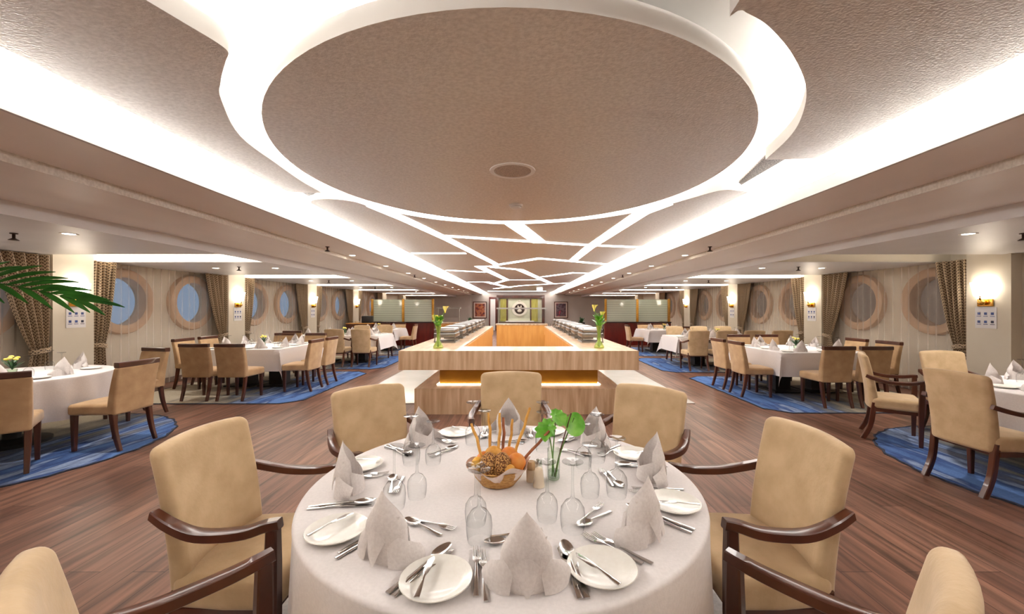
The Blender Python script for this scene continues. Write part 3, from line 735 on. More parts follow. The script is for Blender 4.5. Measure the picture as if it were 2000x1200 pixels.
rect_rug(3.4, 6.6, 9.25, 11.9, M['rugR'], 'blue and grey rug under the right long table')
rect_rug(3.6, 6.5, 12.4, 15.3, M['rugR'], 'blue and grey rug under the farthest right table')

# ------------------------------------------------------------------ tables and cloths
def round_table(c, R, lt, lc, drop=.55):
    t = thing('round_table', lt, 'table', (c[0], c[1], .009))
    obj('tabletop', MB().lathe([(.001, .7), (R - .015, .7), (R - .01, .735), (.001, .735)], 48), M['black'], t)
    obj('pedestal', MB().lathe([(.001, .0), (.3, .0), (.3, .03), (.07, .06), (.06, .65), (.2, .7)], 24), M['black'], t)
    def fn(u, v):
        a = 2 * pi * u
        if v < .5: r = R * (v / .5); return (r * cos(a), r * sin(a), .745)
        k = (v - .5) / .5
        if k < .2:
            q = k / .2 * pi / 2; r = R + .012 * sin(q); z = .745 - .012 * (1 - cos(q))
        else:
            kk = (k - .2) / .8; f = .5 + .5 * sin(17 * a + 1.3 * sin(3 * a)); r = R + .012 + kk * .012 + kk ** .8 * .035 * (f - .5) * 1.4; z = .733 - kk * drop
        return (r * cos(a), r * sin(a), z)
    obj('tablecloth', MB().grid(fn, 180, 40, True), M['cloth'], loc=(c[0], c[1], .008 if abs(c[0]) > 2 else .005), label=lc, cat='tablecloth', group='white tablecloths', smooth=80)
    return t
def square_table(c, ax, ay, lt, lc, d=.38):
    t = thing('dining_table', lt, 'table', (c[0], c[1], .009))
    obj('tabletop', MB().b2(-ax + .01, ax - .01, -ay + .01, ay - .01, .7, .735), M['black'], t)
    for sx in (-1, 1):
        obj('leg', MB().b2(sx * ax * .42 - .13, sx * ax * .42 + .13, -.13, .13, .02, .7), M['black'], t)
        obj('foot', MB().b2(sx * ax * .42 - .25, sx * ax * .42 + .25, -.3, .3, 0, .025), M['black'], t)
    U, V = ax + d, ay + d
    def lines(a, U_):
        return sorted(set([-U_ + (U_ - a) * k / 8 for k in range(9)] + [-a + 2 * a * k / 14 for k in range(15)] + [a + (U_ - a) * k / 8 for k in range(9)]))
    lu, lv = lines(ax, U), lines(ay, V)
    def fn(i, j):
        u, v = lu[i], lv[j]; su = 1 if u > 0 else -1; sv = 1 if v > 0 else -1
        du, dv = max(abs(u) - ax, 0), max(abs(v) - ay, 0)
        x, y = max(-ax, min(ax, u)), max(-ay, min(ay, v)); rho = hypot(du, dv)
        z = .745 - rho * (.98 if du and dv else 1)
        if du and dv:
            ph = atan2(dv, du); o = .12 * (rho / d) * sin(2 * ph) ** 2; x += su * (o * .7 + .016 * cos(ph)); y += sv * (o * .7 + .016 * sin(ph))
        elif du: x += su * (.012 + du * .03 * (1 + sin(9 * y))); 
        elif dv: y += sv * (.012 + dv * .03 * (1 + sin(9 * x)))
        return (x, y, z)
    mb = MB(); m = len(lu)
    mb.add([fn(i, j) for j in range(len(lv)) for i in range(m)], [(j * m + i, j * m + i + 1, (j + 1) * m + i + 1, (j + 1) * m + i) for j in range(len(lv) - 1) for i in range(m - 1)])
    obj('tablecloth', mb, M['cloth'], loc=(c[0], c[1], .008), label=lc, cat='tablecloth', group='white tablecloths', smooth=60)
    return t
round_table(TC, TR, 'round front table set for eight under a floor length cloth', 'white cloth on the round front table with the bread basket', .62)
LA, LB, LC, LD = (-5.5, 4.36), (-4.95, 7.8), (-4.85, 11.2), (-4.95, 14.25)
RA, RB, RC, RD = (5.05, 3.5), (5.0, 7.25), (5.2, 10.5), (5.0, 13.8)
round_table(LA, .79, 'round table at the left edge of the photo', 'white cloth on the round table at the left edge', .42)
round_table(RA, .84, 'round table at the right edge of the photo', 'white pleated cloth on the round table at the right edge', .5)
square_table(LB, .75, .75, 'square table with black pedestals on the left', 'white cloth with hanging corner on the left square table')
square_table(LC, 1.15, .6, 'long table behind two armchairs on the left', 'white cloth on the left long table')
square_table(LD, .75, .75, 'farthest table on the left before the red panel', 'white cloth on the farthest left table')
square_table(RB, .75, .75, 'square table with black pedestals on the right', 'white cloth with hanging corner on the right square table')
square_table(RC, 1.25, .55, 'long table behind a row of armchairs on the right', 'white cloth on the right long table')
square_table(RD, .75, .75, 'farthest table on the right before the red panel', 'white cloth on the farthest right table')

# ------------------------------------------------------------------ tableware
ZT = .7515
def make_napkin():
    mb = MB()
    def body(u, v):                                    # tall hood, open towards the table centre
        ph = radians(-122 + 244 * u); c = max(0, cos(ph * .6)); H = .088 + .112 * c ** .85; z = v * H; t = z / .2
        k = (1 - .95 * max(0, (t - .48) / .52) ** 1.25) * (1 + .12 * sin(pi * min(1, t * 1.6)))
        return (.062 * sin(ph) * k, -.044 * cos(ph) * (k * .8 + .15) - .012 * t * t, z)
    mb.grid(body, 44, 18)
    for s in (-1, 1):                                  # two flared wings rolling out at the foot
        def wing(u, v, s=s):
            h = .115 * (1 - .55 * u) ; a = 1.9 * u
            x = .045 + .07 * sin(a * .8); y = -.045 + .05 * (1 - cos(a)) + .012 * v
            return (s * (x + .014 * sin(pi * v) * u - .02 * v), y, .001 + h * v * (1 - .15 * v))
        mb.grid(wing, 14, 8)
    def cuff(u, v):                                    # turned up front cuff with a V notch
        a = -1.3 + 2.6 * u; h = .052 + .04 * abs(a) / 1.3
        return (.07 * sin(a) * (1 - .06 * v), .05 * cos(a) + .014 - .01 * v, .001 + h * v)
    mb.grid(cuff, 20, 6)
    def fold(u, v):                                    # inverted triangle folded over the back
        w = .004 + .05 * v ** .9; x = (u - .5) * 2 * w; b = 1 - (x / .075) ** 2
        return (x, -.058 * b - .002 + .024 * v * v, .004 + .125 * v)
    mb.grid(fold, 10, 10)
    o = obj('napkin', mb, M['napkin'], label='', cat='napkin', smooth=50); return o
PNAP = Proto(make_napkin())
pl = obj('side_plate', MB().lathe([(.001, .004), (.06, .004), (.072, .007), (.09, .016), (.095, .0175), (.096, .0155), (.09, .01), (.062, 0), (.001, 0)], 48), M['china'], cat='plate', smooth=60)
PPL = Proto(pl)
def cut(name, kind, L_=.2):
    mb = MB(); w = 1
    hl = L_ * (.62 if kind != 'knife' else .5)
    path = [(0, -L_ / 2, .002), (0, -L_ / 2 + hl * .3, .003), (0, -L_ / 2 + hl * .8, .006), (0, -L_ / 2 + hl, .007)]
    mb.sweep(path, RECT, [(.014, .004), (.012, .004), (.006, .0045), (.006, .004)])
    y0 = -L_ / 2 + hl
    if kind == 'fork':
        mb.sweep([(0, y0 - .005, .007), (0, y0 + .012, .0075), (0, y0 + .03, .005)], RECT, [(.006, .003), (.022, .0025), (.024, .0025)])
        for k in range(4):
            x = (-1.5 + k) * .0066
            mb.sweep([(x, y0 + .028, .005), (x, y0 + .055, .005), (x * .95, L_ / 2, .009)], RECT, [(.0036, .0025), (.003, .0022), (.0016, .0015)])
    elif kind == 'spoon':
        bl = L_ / 2 - y0
        def bowl(u, v):
            r = v; a = 2 * pi * u; x = .021 * r * cos(a); yy = (y0 + bl * .5) + bl * .52 * r * sin(a) * 1; z = .0075 - .006 * (1 - r * r) + .0015 * sin(a) * r
            return (x * (1 - .18 * sin(a) * r), yy, z)
        mb.grid(bowl, 24, 6, True)
        mb.lathe([(.019, .0), (.021, .002)], 4, c=(0, -9, 0)) if 0 else None
    else:
        mb.sweep([(0, y0 - .002, .006), (0, y0 + .01, .006), (.001, y0 + .06, .005), (.002, L_ / 2 - .015, .004), (.006, L_ / 2, .004)], RECT, [(.008, .0035), (.016, .0018), (.019, .0015), (.018, .0012), (.004, .001)])
    return obj(name, mb, M['steel'], cat=kind, smooth=50)
PF, PK, PSN, PBK = Proto(cut('dinner_fork', 'fork', .205)), Proto(cut('dinner_knife', 'knife', .225)), Proto(cut('soup_spoon', 'spoon', .195)), Proto(cut('butter_knife', 'knife', .16))
PDS, PDF = Proto(cut('dessert_spoon', 'spoon', .17)), Proto(cut('dessert_fork', 'fork', .17))
def make_glass(h, r, name):
    # stands upside down: rim on the cloth, foot on top
    bh = h * .44
    prof = [(r * .86, 0), (r * .95, bh * .2), (r, bh * .5), (r * .93, bh * .75), (r * .6, bh * .96), (r * .2, bh * 1.06), (.0055, bh * 1.16), (.004, h * .7), (.0045, h * .93), (.012, h * .975), (r * .8, h - .003), (r * .86, h - .0015), (r * .84, h), (.001, h - .001)]
    t = thing(name, '', 'glass')
    bowl = [p for p in prof[:7]]
    obj('bowl', MB().lathe(bowl, 28), M['glass'], t, smooth=80)
    obj('stem', MB().lathe(prof[6:10], 14), M['glass'], t, smooth=80)
    obj('foot', MB().lathe(prof[9:], 28), M['glassfoot'], t, smooth=60)
    return t
PG1, PG2 = Proto(make_glass(.225, .041, 'wine_glass')), Proto(make_glass(.2, .037, 'wine_glass'))
seats = [(277, 'the front'), (239, 'the front-left'), (190, 'the left'), (137, 'the back-left'), (90, 'the rear'), (43, 'the back-right'), (0, 'the right'), (316, 'the front-right')]
for th, nm in seats:
    a = radians(th); o = Vector((cos(a), sin(a))); d = -o; lf = Vector((-d.y, d.x)); C = Vector(TC)
    def P(r, l): q = C + o * r + lf * l; return (q.x, q.y)
    rz = atan2(d.y, d.x) - pi / 2; J = random.uniform
    r0 = .665 if nm == 'the front' else .63
    p = P(r0, 0); PNAP.put((p[0], p[1], ZT), rz + J(-.15, .15), 'white napkin folded upright at %s place of the bread basket table' % nm, 'standing napkins on the front table')
    p = P(.63, .236); PPL.put((p[0], p[1], ZT), 0, 'cream side plate at %s place of the bread basket table' % nm, 'side plates on the front table')
    p = P(.63, .265); PBK.put((p[0], p[1], ZT + .0185), rz + J(-.15, .05), 'butter knife on the side plate at %s place of the front table' % nm, 'butter knives')
    for k, l in enumerate((.116, .136)):
        p = P(.615 - .02 * k, l - .006); PF.put((p[0], p[1], ZT), rz + J(-.06, .06), '%s dinner fork beside the napkin at %s place, front table' % (('inner', 'outer')[k], nm), 'dinner forks')
    for k, l in enumerate((-.122, -.146)):
        p = P(.625, l); PK.put((p[0], p[1], ZT), rz + J(-.05, .05), '%s dinner knife beside the napkin at %s place, front table' % (('inner', 'outer')[k], nm), 'dinner knives')
    p = P(.6, -.134); PSN.put((p[0], p[1], ZT + .006), rz + J(-.05, .05), 'soup spoon between the knives at %s place of the front table' % nm, 'soup spoons')
    p = P(.465, .02); PDS.put((p[0], p[1], ZT), rz + pi / 2 + J(-.15, .15), 'dessert spoon lying crosswise at %s place of the front table' % nm, 'dessert spoons')
    p = P(.435, .0); PDF.put((p[0], p[1], ZT), rz - pi / 2 + J(-.15, .15), 'dessert fork lying crosswise at %s place of the front table' % nm, 'dessert forks')
    p = P(.43, -.185); PG1.put((p[0], p[1], ZT), 0, 'tall upturned wine glass at %s place of the front table' % nm, 'upturned glasses on the front table')
    p = P(.355, -.115); PG2.put((p[0], p[1], ZT), 0, 'shorter upturned wine glass at %s place of the front table' % nm, 'upturned glasses on the front table')

# bread basket
BX, BY = -.085, 1.66
bk = thing('bread_basket', 'oval wicker basket of bread in the middle of the front table', 'basket', (BX, BY, ZT))
obj('basket', MB().lathe([(.001, .004), (.055, .004), (.06, 0), (.066, .002), (.09, .035), (.108, .068), (.113, .07), (.108, .072), (.086, .036), (.058, .008), (.001, .008)], 40, sx=1.05, sy=.85, wob=lambda a, i: 1 + .018 * sin(20 * a + i * 2)), M['wicker'], bk)
obj('liner', MB().grid(lambda u, v: ((.085 + .04 * v + .006 * sin(14 * pi * u)) * cos(2 * pi * u) * 1.05, (.085 + .04 * v + .006 * sin(14 * pi * u)) * sin(2 * pi * u) * .85, .035 + .045 * v + .012 * v * sin(10 * pi * u + 1) + .015 * v * max(0, cos(2 * pi * u))), 60, 6, True), M['liner'], bk)
br = [('seeded_bread', 'grain', (-.035, -.03, .085), (.038, .036, .055), 'dark seeded bread slice at the front left of the basket'), ('seeded_bread', 'grain', (.018, -.035, .085), (.038, .034, .057), 'dark seeded bread slice in the middle of the basket front'),
      ('bread_roll', 'roll', (.075, -.01, .09), (.04, .036, .04), 'orange bread roll at the right of the basket'), ('corn_bread', 'corn', (-.083, -.02, .085), (.026, .03, .032), 'yellow corn bread piece at the left of the basket'),
      ('bread_roll', 'roll', (.045, .035, .1), (.04, .036, .04), 'orange bread roll at the back right of the basket'), ('bread_roll', 'bstick', (-.02, .04, .1), (.042, .035, .042), 'pale bread roll at the back of the basket'), ('bread_roll', 'roll', (-.06, .035, .085), (.034, .03, .036), 'small brown roll at the back left of the basket'), ('bread_roll', 'bstick', (.05, -.055, .075), (.025, .02, .026), 'small pale roll tucked in the basket front right')]
for nm, mt, c, r, lb in br:
    mb = MB().ball((0, 0, 0), *r, seg=20, ring=12)
    obj(nm, mb, M[mt], loc=(BX + c[0], BY + c[1], ZT + c[2]), label=lb, cat='bread', group='bread in the basket')
sticks = [((-.05, .0), (-.115, .05, .235), 'bstick', 'leftmost breadstick leaning far out to the left'), ((-.03, .03), (-.045, .09, .27), 'bstick', 'breadstick standing second from the left'), ((.0, .02), (.005, .07, .275), 'bstick', 'straight breadstick in the middle of the basket'), ((.02, .02), (.02, .09, .25), 'bstickd', 'brown breadstick right of the middle one'), ((.035, .03), (.06, .1, .24), 'bstick', 'short breadstick standing third from the right'), ((.05, .02), (.135, .06, .3), 'bstick', 'tall breadstick leaning right over the basket'), ((.07, .0), (.215, .03, .21), 'bstickd', 'brown breadstick leaning farthest to the right')]
for b, e, mt, lb in sticks:
    p0 = Vector((BX + b[0], BY + b[1], ZT + .06)); p1 = Vector((BX + e[0], BY + e[1], ZT + e[2]))
    pth = [p0.lerp(p1, k / 6) + Vector((.003 * sin(k * 2), .003 * cos(k * 1.7), 0)) for k in range(7)]
    obj('breadstick', MB().tube(pth, [.006, .0065, .006, .0065, .006, .0062, .005], 8), M[mt], label=lb, cat='breadstick', group='breadsticks in the basket')
# shakers, toothpicks
tp = thing('toothpick_holder', 'cream toothpick holder full of toothpicks right of the bread basket', 'toothpick holder', (.052, 1.685, ZT))
obj('cup', MB().lathe([(.001, 0), (.02, 0), (.0205, .045), (.0185, .05), (.017, .046), (.017, .01), (.001, .01)], 20), M['shaker'], tp)
obj('toothpicks', MB().lathe([(.0165, .012), (.0175, .075), (.015, .083), (.001, .082)], 20), M['pick'], tp)
for x, y, lb, mm in ((.082, 1.635, 'cream salt shaker in front of the glass vase', 'shaker'), (.083, 1.725, 'grey capped pepper shaker behind the cream salt shaker', 'china')):
    s_ = thing('shaker', lb, 'shaker', (x, y, ZT), group='shakers')
    obj('body', MB().lathe([(.001, 0), (.023, 0), (.024, .006), (.017, .06)], 24), M[mm], s_)
    obj('cap', MB().lathe([(.017, .06), (.016, .07), (.009, .077), (.001, .078)], 24), M[mm] if mm == 'shaker' else M['steelb'], s_)
# vase with anthuriums
vs_ = thing('glass_vase', 'small clear cylinder vase with green flowers on the front table', 'vase', (.148, 1.7, ZT))
obj('cylinder', MB().lathe([(.001, .004), (.023, .004), (.0262, .012), (.0265, .13), (.027, .131)], 28), M['vaseglass'], vs_)
obj('water', MB().lathe([(.001, .012), (.0235, .012), (.0235, .04), (.001, .04)], 24), M['water'], vs_)
def anth(base, tip, r, face, lb, frill=0):
    t = thing('green_flower', lb, 'flower', base, group='green flowers in the front table vase')
    d = Vector(tip) - Vector(base)
    obj('stem', MB().tube(catmull([(0, 0, 0), (d.x * .3, d.y * .3, d.z * .45), tuple(d)], 4), .0028, 6), M['stem'], t)
    f = Vector(face).normalized(); q = f.to_track_quat('Z', 'Y').to_matrix().to_4x4()
    def sp_(u, v):
        a = 2 * pi * u; rr = r * v * (1 - .28 * cos(a) + .12 * cos(2 * a)) * (1 + frill * sin(9 * a) * v)
        return (rr * sin(a), rr * cos(a) - r * .3 * v, .35 * r * v * v - frill * .3 * r * sin(5 * a) * v)
    mb = MB().grid(sp_, 36, 8, True).xf(Matrix.Translation(d) @ q)
    obj('bloom', mb, M['lily'], t)
anth((.15, 1.7, ZT + .012), (.125, 1.72, ZT + .222), .046, (-.25, -.6, .7), 'frilly green flower lowest over the vase on the left', .14)
anth((.142, 1.705, ZT + .012), (.165, 1.78, ZT + .25), .045, (.3, -.5, .8), 'pale green flower highest above the vase', .1)
anth((.155, 1.695, ZT + .012), (.24, 1.74, ZT + .25), .045, (.1, -1, .25), 'smooth heart shaped green leaf flower right of the vase')
obj('twig', MB().tube(catmull([(.152, 1.7, ZT + .015), (.18, 1.71, ZT + .13), (.225, 1.72, ZT + .275)], 5), [.0025] * 10 + [.0035], 6), M['twig'], label='thin brown twig leaning right out of the vase', cat='twig')

# side tables: napkins, glasses, plates, flowers
def make_flower_pot():
    t = thing('flower_vase', '', 'vase')
    obj('pot', MB().lathe([(.001, 0), (.035, 0), (.04, .06), (.037, .06), (.03, .01), (.001, .01)], 16), M['vaseglass'], t)
    mb = MB()
    for k in range(22):
        a = 2.4 * k; r = .03 + .09 * (k % 5) / 5; x, y = r * cos(a), r * sin(a); z = .1 + .1 * ((k * 7) % 10) / 10
        mb.grid(lambda u, v, x=x, y=y, z=z, a=a: (x * v * 1.2 + .02 * (u - .5) * sin(pi * v) * -sin(a), y * v * 1.2 + .02 * (u - .5) * sin(pi * v) * cos(a), .05 + (z - .05) * v ** .7), 2, 6)
    obj('foliage', mb, M['leafd'], t)
    m2 = MB()
    for k in range(5): a = 1.3 * k; m2.ball((.04 * cos(a), .04 * sin(a), .17 + .012 * (k % 3)), .022, .022, .014, 8, 5)
    obj('blossom', m2, M['flower'], t); return t
PFL = Proto(make_flower_pot())
def lay(c, spots, nm, kinds='ngp'):
    for i, (x, y, f, w) in enumerate(spots):
        px, py = c[0] + x, c[1] + y
        inw = Vector((-x, -y)).normalized() if hypot(x, y) > .01 else Vector((0, -1)); sdv = Vector((-inw.y, inw.x))
        rz = radians(f - 90)
        PNAP.put((px, py, .7545), rz, 'white standing napkin at the %s of the %s' % (w, nm), 'napkins on the side tables')
        fd = Vector((cos(radians(f)), sin(radians(f)))); rt = Vector((fd.y, -fd.x))
        g = Vector((px, py)) + fd * .2 + rt * .17
        PG1.put((g.x, g.y, .7545), 0, 'upturned wine glass at the %s of the %s' % (w, nm), 'glasses on the side tables')
        q = Vector((px, py)) - rt * .22
        PPL.put((q.x, q.y, .7545), 0, 'cream side plate at the %s of the %s' % (w, nm), 'plates on the side tables')
def around(a, b, n):
    return None
s8 = lambda a: [(-.3, -a, 90, 'near left place'), (.3, -a, 90, 'near right place'), (-.3, a, 270, 'far left place'), (.3, a, 270, 'far right place'), (-a, -.25, 0, 'left side near place'), (-a, .3, 0, 'left side far place'), (a, -.25, 180, 'right side near place'), (a, .3, 180, 'right side far place')]
lay(LB, s8(.56), 'left square table'); lay(RB, s8(.56), 'right square table')
lay(LC, [(-.8, -.4, 90, 'near left place'), (0.3, -.4, 90, 'near middle place'), (.87, -.4, 90, 'near right place'), (-.6, .4, 270, 'far left place'), (.05, .4, 270, 'far middle place'), (.75, .4, 270, 'far right place')], 'left long table')
lay(RC, [(-.9, -.36, 90, 'near left place'), (-.3, -.36, 90, 'near second place'), (.3, -.36, 90, 'near third place'), (.9, -.36, 90, 'near right place'), (-.7, .36, 270, 'far left place'), (0, .36, 270, 'far middle place'), (.7, .36, 270, 'far right place')], 'right long table')
lay(LD, [(-.2, -.52, 90, 'near place'), (.35, .52, 270, 'far right place'), (-.3, .52, 270, 'far left place'), (.52, 0, 180, 'aisle side place')], 'farthest left table')
lay(RD, [(.2, -.52, 90, 'near place'), (-.3, .52, 270, 'far left place'), (.3, .52, 270, 'far right place'), (-.52, 0, 0, 'aisle side place')], 'farthest right table')
pol = lambda r, t: (r * cos(radians(t)), r * sin(radians(t)))
lay(LA, [pol(.55, 0) + (180, 'aisle side place'), pol(.55, 70) + (250, 'far place'), pol(.55, 312) + (132, 'near place')], 'left-edge round table')
lay(RA, [pol(.6, 185) + (5, 'aisle side place'), pol(.6, 140) + (-40, 'back left place'), pol(.6, 88) + (268, 'far place'), pol(.55, 215) + (40, 'near left place')], 'right-edge round table')
for c, nm in ((LB, 'left square table'), (LC, 'left long table'), (LD, 'farthest left table'), (RB, 'right square table'), (RC, 'right long table'), (RD, 'farthest right table'), ((RA[0] + .1, RA[1] + .0), 'right-edge round table'), ((LA[0] - .02, LA[1] + .02), 'left-edge round table')):
    PFL.put((c[0], c[1], .7545), 0, 'small green and yellow flower arrangement on the %s' % nm, 'flowers on the side tables')

# ------------------------------------------------------------------ buffet island
isl = thing('buffet_island', 'U shaped travertine buffet island with glowing plinth in the room centre', 'buffet counter', (0, 0, 0))
YA, YB = 5.45, 13.2
def U(xo, xi, y0, yi, y1): return [(-xo, y0), (xo, y0), (xo, y1), (xi, y1), (xi, yi), (-xi, yi), (-xi, y1), (-xo, y1)]
obj('countertop', MB().prism(U(1.63, .84, YA, 6.1, YB), .64, .9), M['trav'], isl)
obj('core', MB().prism(U(1.165, .88, 5.93, 6.06, YB - .1), .35, .641), M['gold'], isl)
obj('plinth', MB().prism(U(1.45, .88, 5.59, 6.06, YB - .1), 0.001, .357), M['trav'], isl)
for sx in (-1, 1): obj('inner_panel', MB().b2(sx * .86, sx * .885, 6.08, YB - .02, .001, .639), M['maple'], isl)
obj('inner_panel', MB().b2(-.86, .86, 6.055, 6.08, .001, .639), M['maple'], isl)
for sx in (-1, 1): obj('inner_fascia', MB().b2(sx * .833, sx * .8395, 6.12, YB - .02, .62, .868), M['maple'], isl)
obj('led_strip', MB().b2(-1.2, 1.2, 5.9, 5.925, .357, .368), M['under'], isl)
for sx in (-1, 1): obj('led_strip', MB().b2(sx * 1.17, sx * 1.19, 5.93, YB - .2, .357, .368), M['under'], isl)
for i, sx in enumerate((-1, 1)): struct('trim_%d' % (200 + i), MB().b2(sx * 1.452, sx * 2.73, 6.22, YB, 0.001, .012), M['marble'])
# back counter with maple doors
bc = thing('back_counter', 'maple fronted counter closing the far end of the buffet island', 'counter', (0, 14.5, 0))
obj('body', MB().b2(-.8, 1.02, .03, .6, 0.001, .87), M['maple'], bc)
obj('worktop', MB().b2(-.83, 1.05, 0, .63, .871, .915), M['trav'], bc)
for k in range(5): obj('door', MB().b2(-.795 + .362 * k, -.795 + .362 * k + .357, .008, .029, .06, .86), M['maple'], bc)
# sneeze guard
def guard(loc, w, h, lb):
    g = thing('sneeze_guard', lb, 'sneeze guard', loc)
    for s in (-1, 1): obj('post', MB().tube([(s * w / 2, 0, .001), (s * w / 2, 0, h)], .014), M['steelb'], g)
    obj('top_shelf', MB().b2(-w / 2 - .06, w / 2 + .06, -.16, .16, h, h + .05), M['steelb'], g)
    obj('glass_panel', MB().b2(-w / 2 + .02, w / 2 - .02, -.15, -.142, .2, h - .004), M['glass'], g)
guard((.11, 14.78, .916), 1.72, .54, 'steel framed glass sneeze guard on the far maple counter')
# chafing dishes
def make_chafer():
    t = thing('chafing_dish', '', 'chafing dish')
    fr = MB().box((0, 0, .012), (.36, .5, .02))
    for a in (-1, 1):
        for b in (-1, 1): fr.tube([(a * .17, b * .23, .002), (a * .165, b * .225, .14)], .009)
    obj('stand', fr, M['chafer'], t)
    obj('pan', MB().rbox((0, 0, .125), (.36, .52, .075), .015, 2), M['chafer'], t)
    def lid(u, v):
        a = pi * u; return (.175 * cos(a), -.25 + .5 * v, .163 + .075 * max(0, sin(a)) ** .7)
    obj('lid', MB().grid(lid, 20, 2).prism([(.175 * cos(pi * k / 20), .075 * sin(pi * k / 20) ** .7) for k in range(21)], 0, .002) if 0 else MB().rbox((0, 0, .2), (.35, .5, .09), .04, 4), M['chafer'], t)
    obj('handle', MB().tube([(-.17, -.08, .2), (-.2, -.08, .215), (-.2, .08, .215), (-.17, .08, .2)], .008), M['chafer'], t)
    return t
PCH = Proto(make_chafer())
for sd, nm in ((-1, 'left'), (1, 'right')):
    for i in range(7):
        PCH.put((sd * 1.24, 6.98 + .9 * i, .9), 0 if sd < 0 else pi, '%s steel chafing dish along the %s arm of the island' % (nth[i], nm), 'chafing dishes on the %s arm' % nm)
# tall flower vases on the island corners
def tall_vase(x, y, lb, kind):
    t = thing('tall_vase', lb, 'vase', (x, y, .9))
    obj('body', MB().lathe([(.001, .002), (.07, .002), (.075, .02), (.05, .07), (.024, .11), (.024, .2), (.03, .27), (.05, .33), (.046, .33), (.026, .26), (.02, .2), (.02, .11), (.045, .06), (.001, .01)], 24), M['greenglass'], t)
    st = MB(); lf = MB(); fl = MB()
    rnd = random.Random(3 if kind else 5)
    for k in range(7):
        a = rnd.uniform(0, 6.28); e = rnd.uniform(.03, .09); zt = rnd.uniform(.4, .52)
        st.tube([(0.012 * cos(a), .012 * sin(a), .02), (.012 * cos(a + 2), .012 * sin(a + 2), .25), (e * cos(a), e * sin(a), zt)], .005, 6)
        for q in range(3):
            b = a + rnd.uniform(-1.5, 1.5); L_ = rnd.uniform(.07, .13); z0 = rnd.uniform(.3, .42)
            lf.grid(lambda u, v, b=b, L_=L_, z0=z0: ((.02 + L_ * v) * cos(b) - (u - .5) * .045 * sin(pi * min(v + .1, 1)) * sin(b), (.02 + L_ * v) * sin(b) + (u - .5) * .045 * sin(pi * min(v + .1, 1)) * cos(b), z0 + .14 * v - .07 * v * v), 2, 6)
    pts = [(-.07, 0, .6), (.05, .02, .5)] if kind else [(.1, 0, .58), (-.06, 0, .45), (.02, -.03, .44)]
    for (px, py, pz) in pts:
        st.tube([(0, 0, .1), (px * .3, py * .3, .35), (px * .9, py * .9, pz - .05)], .005, 6)
        fl.lathe([(.006, pz - .07), (.016, pz - .03), (.03, pz), (.045, pz + .03)], 12, c=(px, py, 0), wob=lambda a, i: 1 + .25 * (i == 3) * cos(a))
    obj('stems', st, M['stem'], t); obj('leaves', lf, M['leaf2'], t); obj('blossoms', fl, M['flower'], t)
tall_vase(-1.17, 5.85, 'tall fluted vase with yellow flowers on the left corner of the island', 0)
tall_vase(1.17, 5.85, 'tall fluted vase with yellow calla lilies on the right corner of the island', 1)
# small things at the far end of the island
def bush(loc, r, lb, seedv):
    t = thing('potted_plant', lb, 'plant', loc); rnd = random.Random(seedv)
    obj('pot', MB().lathe([(.001, 0), (r * .4, 0), (r * .5, r * .7), (.001, r * .65)], 16), M['black'], t)
    mb = MB()
    for k in range(60):
        a = rnd.uniform(0, 6.28); e = rnd.uniform(-.1, 1.4); L_ = r * rnd.uniform(.6, 1.1); dx, dy, dz = cos(a) * cos(e), sin(a) * cos(e), sin(e)
        mb.grid(lambda u, v: (dx * L_ * v - sin(a) * (u - .5) * r * .22 * sin(pi * v), dy * L_ * v + cos(a) * (u - .5) * r * .22 * sin(pi * v), r * .6 + dz * L_ * v - .15 * r * v * v), 2, 4)
    obj('foliage', mb, M['leafd'], t)
bush((-1.75, 14.4, .8), .26, 'dark leafy plant beyond the left arm of the island', 1); bush((2.25, 14.4, .8), .26, 'dark leafy plant beyond the right arm of the island', 2)
for x, lb in ((-1.75, 'left'), (2.25, 'right')):
    pt = obj('plant_stand', MB().rbox((0, 0, .4), (.34, .34, .798), .01, 1), M['dwood'], loc=(x, 14.4, .001), label='dark stand under the leafy plant beyond the island, %s one' % lb, cat='plant stand')
cupm = MB().lathe([(.001, 0), (.03, 0), (.042, .08), (.039, .08), (.027, .006), (.001, .006)], 14)
cp_ = obj('tumbler', cupm, M['glass'], cat='glass'); PCUP = Proto(cp_)
for i in range(8): PCUP.put((1.0 + .16 * (i % 4), 13.02 + .1 * (i // 4), .9), 0, 'clear tumbler on the far right island end, %s row, %s from aisle' % (('nearer', 'farther')[i // 4], ('fourth', 'third', 'second', 'first')[i % 4]), 'tumblers at the island end')

# ------------------------------------------------------------------ back of the room
# mahogany and striped glass screens
def screen(x0, x1, y, lb, posts):
    t = thing('glass_screen', lb, 'room divider', ((x0 + x1) / 2, y, 0)); c = (x0 + x1) / 2; w = (x1 - x0) / 2
    obj('base', MB().b2(-w, w, -.09, .09, 0.001, .9), M['redwood'], t); obj('sill', MB().b2(-w - .02, w + .02, -.11, .11, .901, .94), M['black'], t)
    np_ = len(posts)
    for p in posts: obj('post', MB().b2(p - c - .04, p - c + .04, -.04, .04, .941, 1.86), M['brass'], t)
    for i in range(np_ - 1): obj('pane', MB().b2(posts[i] - c + .06, posts[i + 1] - c - .06, -.008, .008, .96, 1.84), M['stripe'], t)
screen(-5.95, -3.4, 16.2, 'left glass screen with horizontal stripes on a dark red base', [-5.9, -4.65, -3.45])
screen(3.45, 6.1, 16.2, 'right glass screen with horizontal stripes on a dark red base', [3.5, 4.78, 6.05])
# service counter beside the left screen
sc_ = thing('service_counter', 'light maple service counter with a guard between the left screen and island', 'counter', (-2.85, 16.4, 0))
obj('body', MB().b2(-.44, .44, -.3, .3, 0.001, .86), M['maple'], sc_); obj('worktop', MB().b2(-.47, .47, -.33, .33, .861, .91), M['trav'], sc_)
guard((-2.85, 16.4, .911), .86, .56, 'steel sneeze guard on the small maple service counter at left')
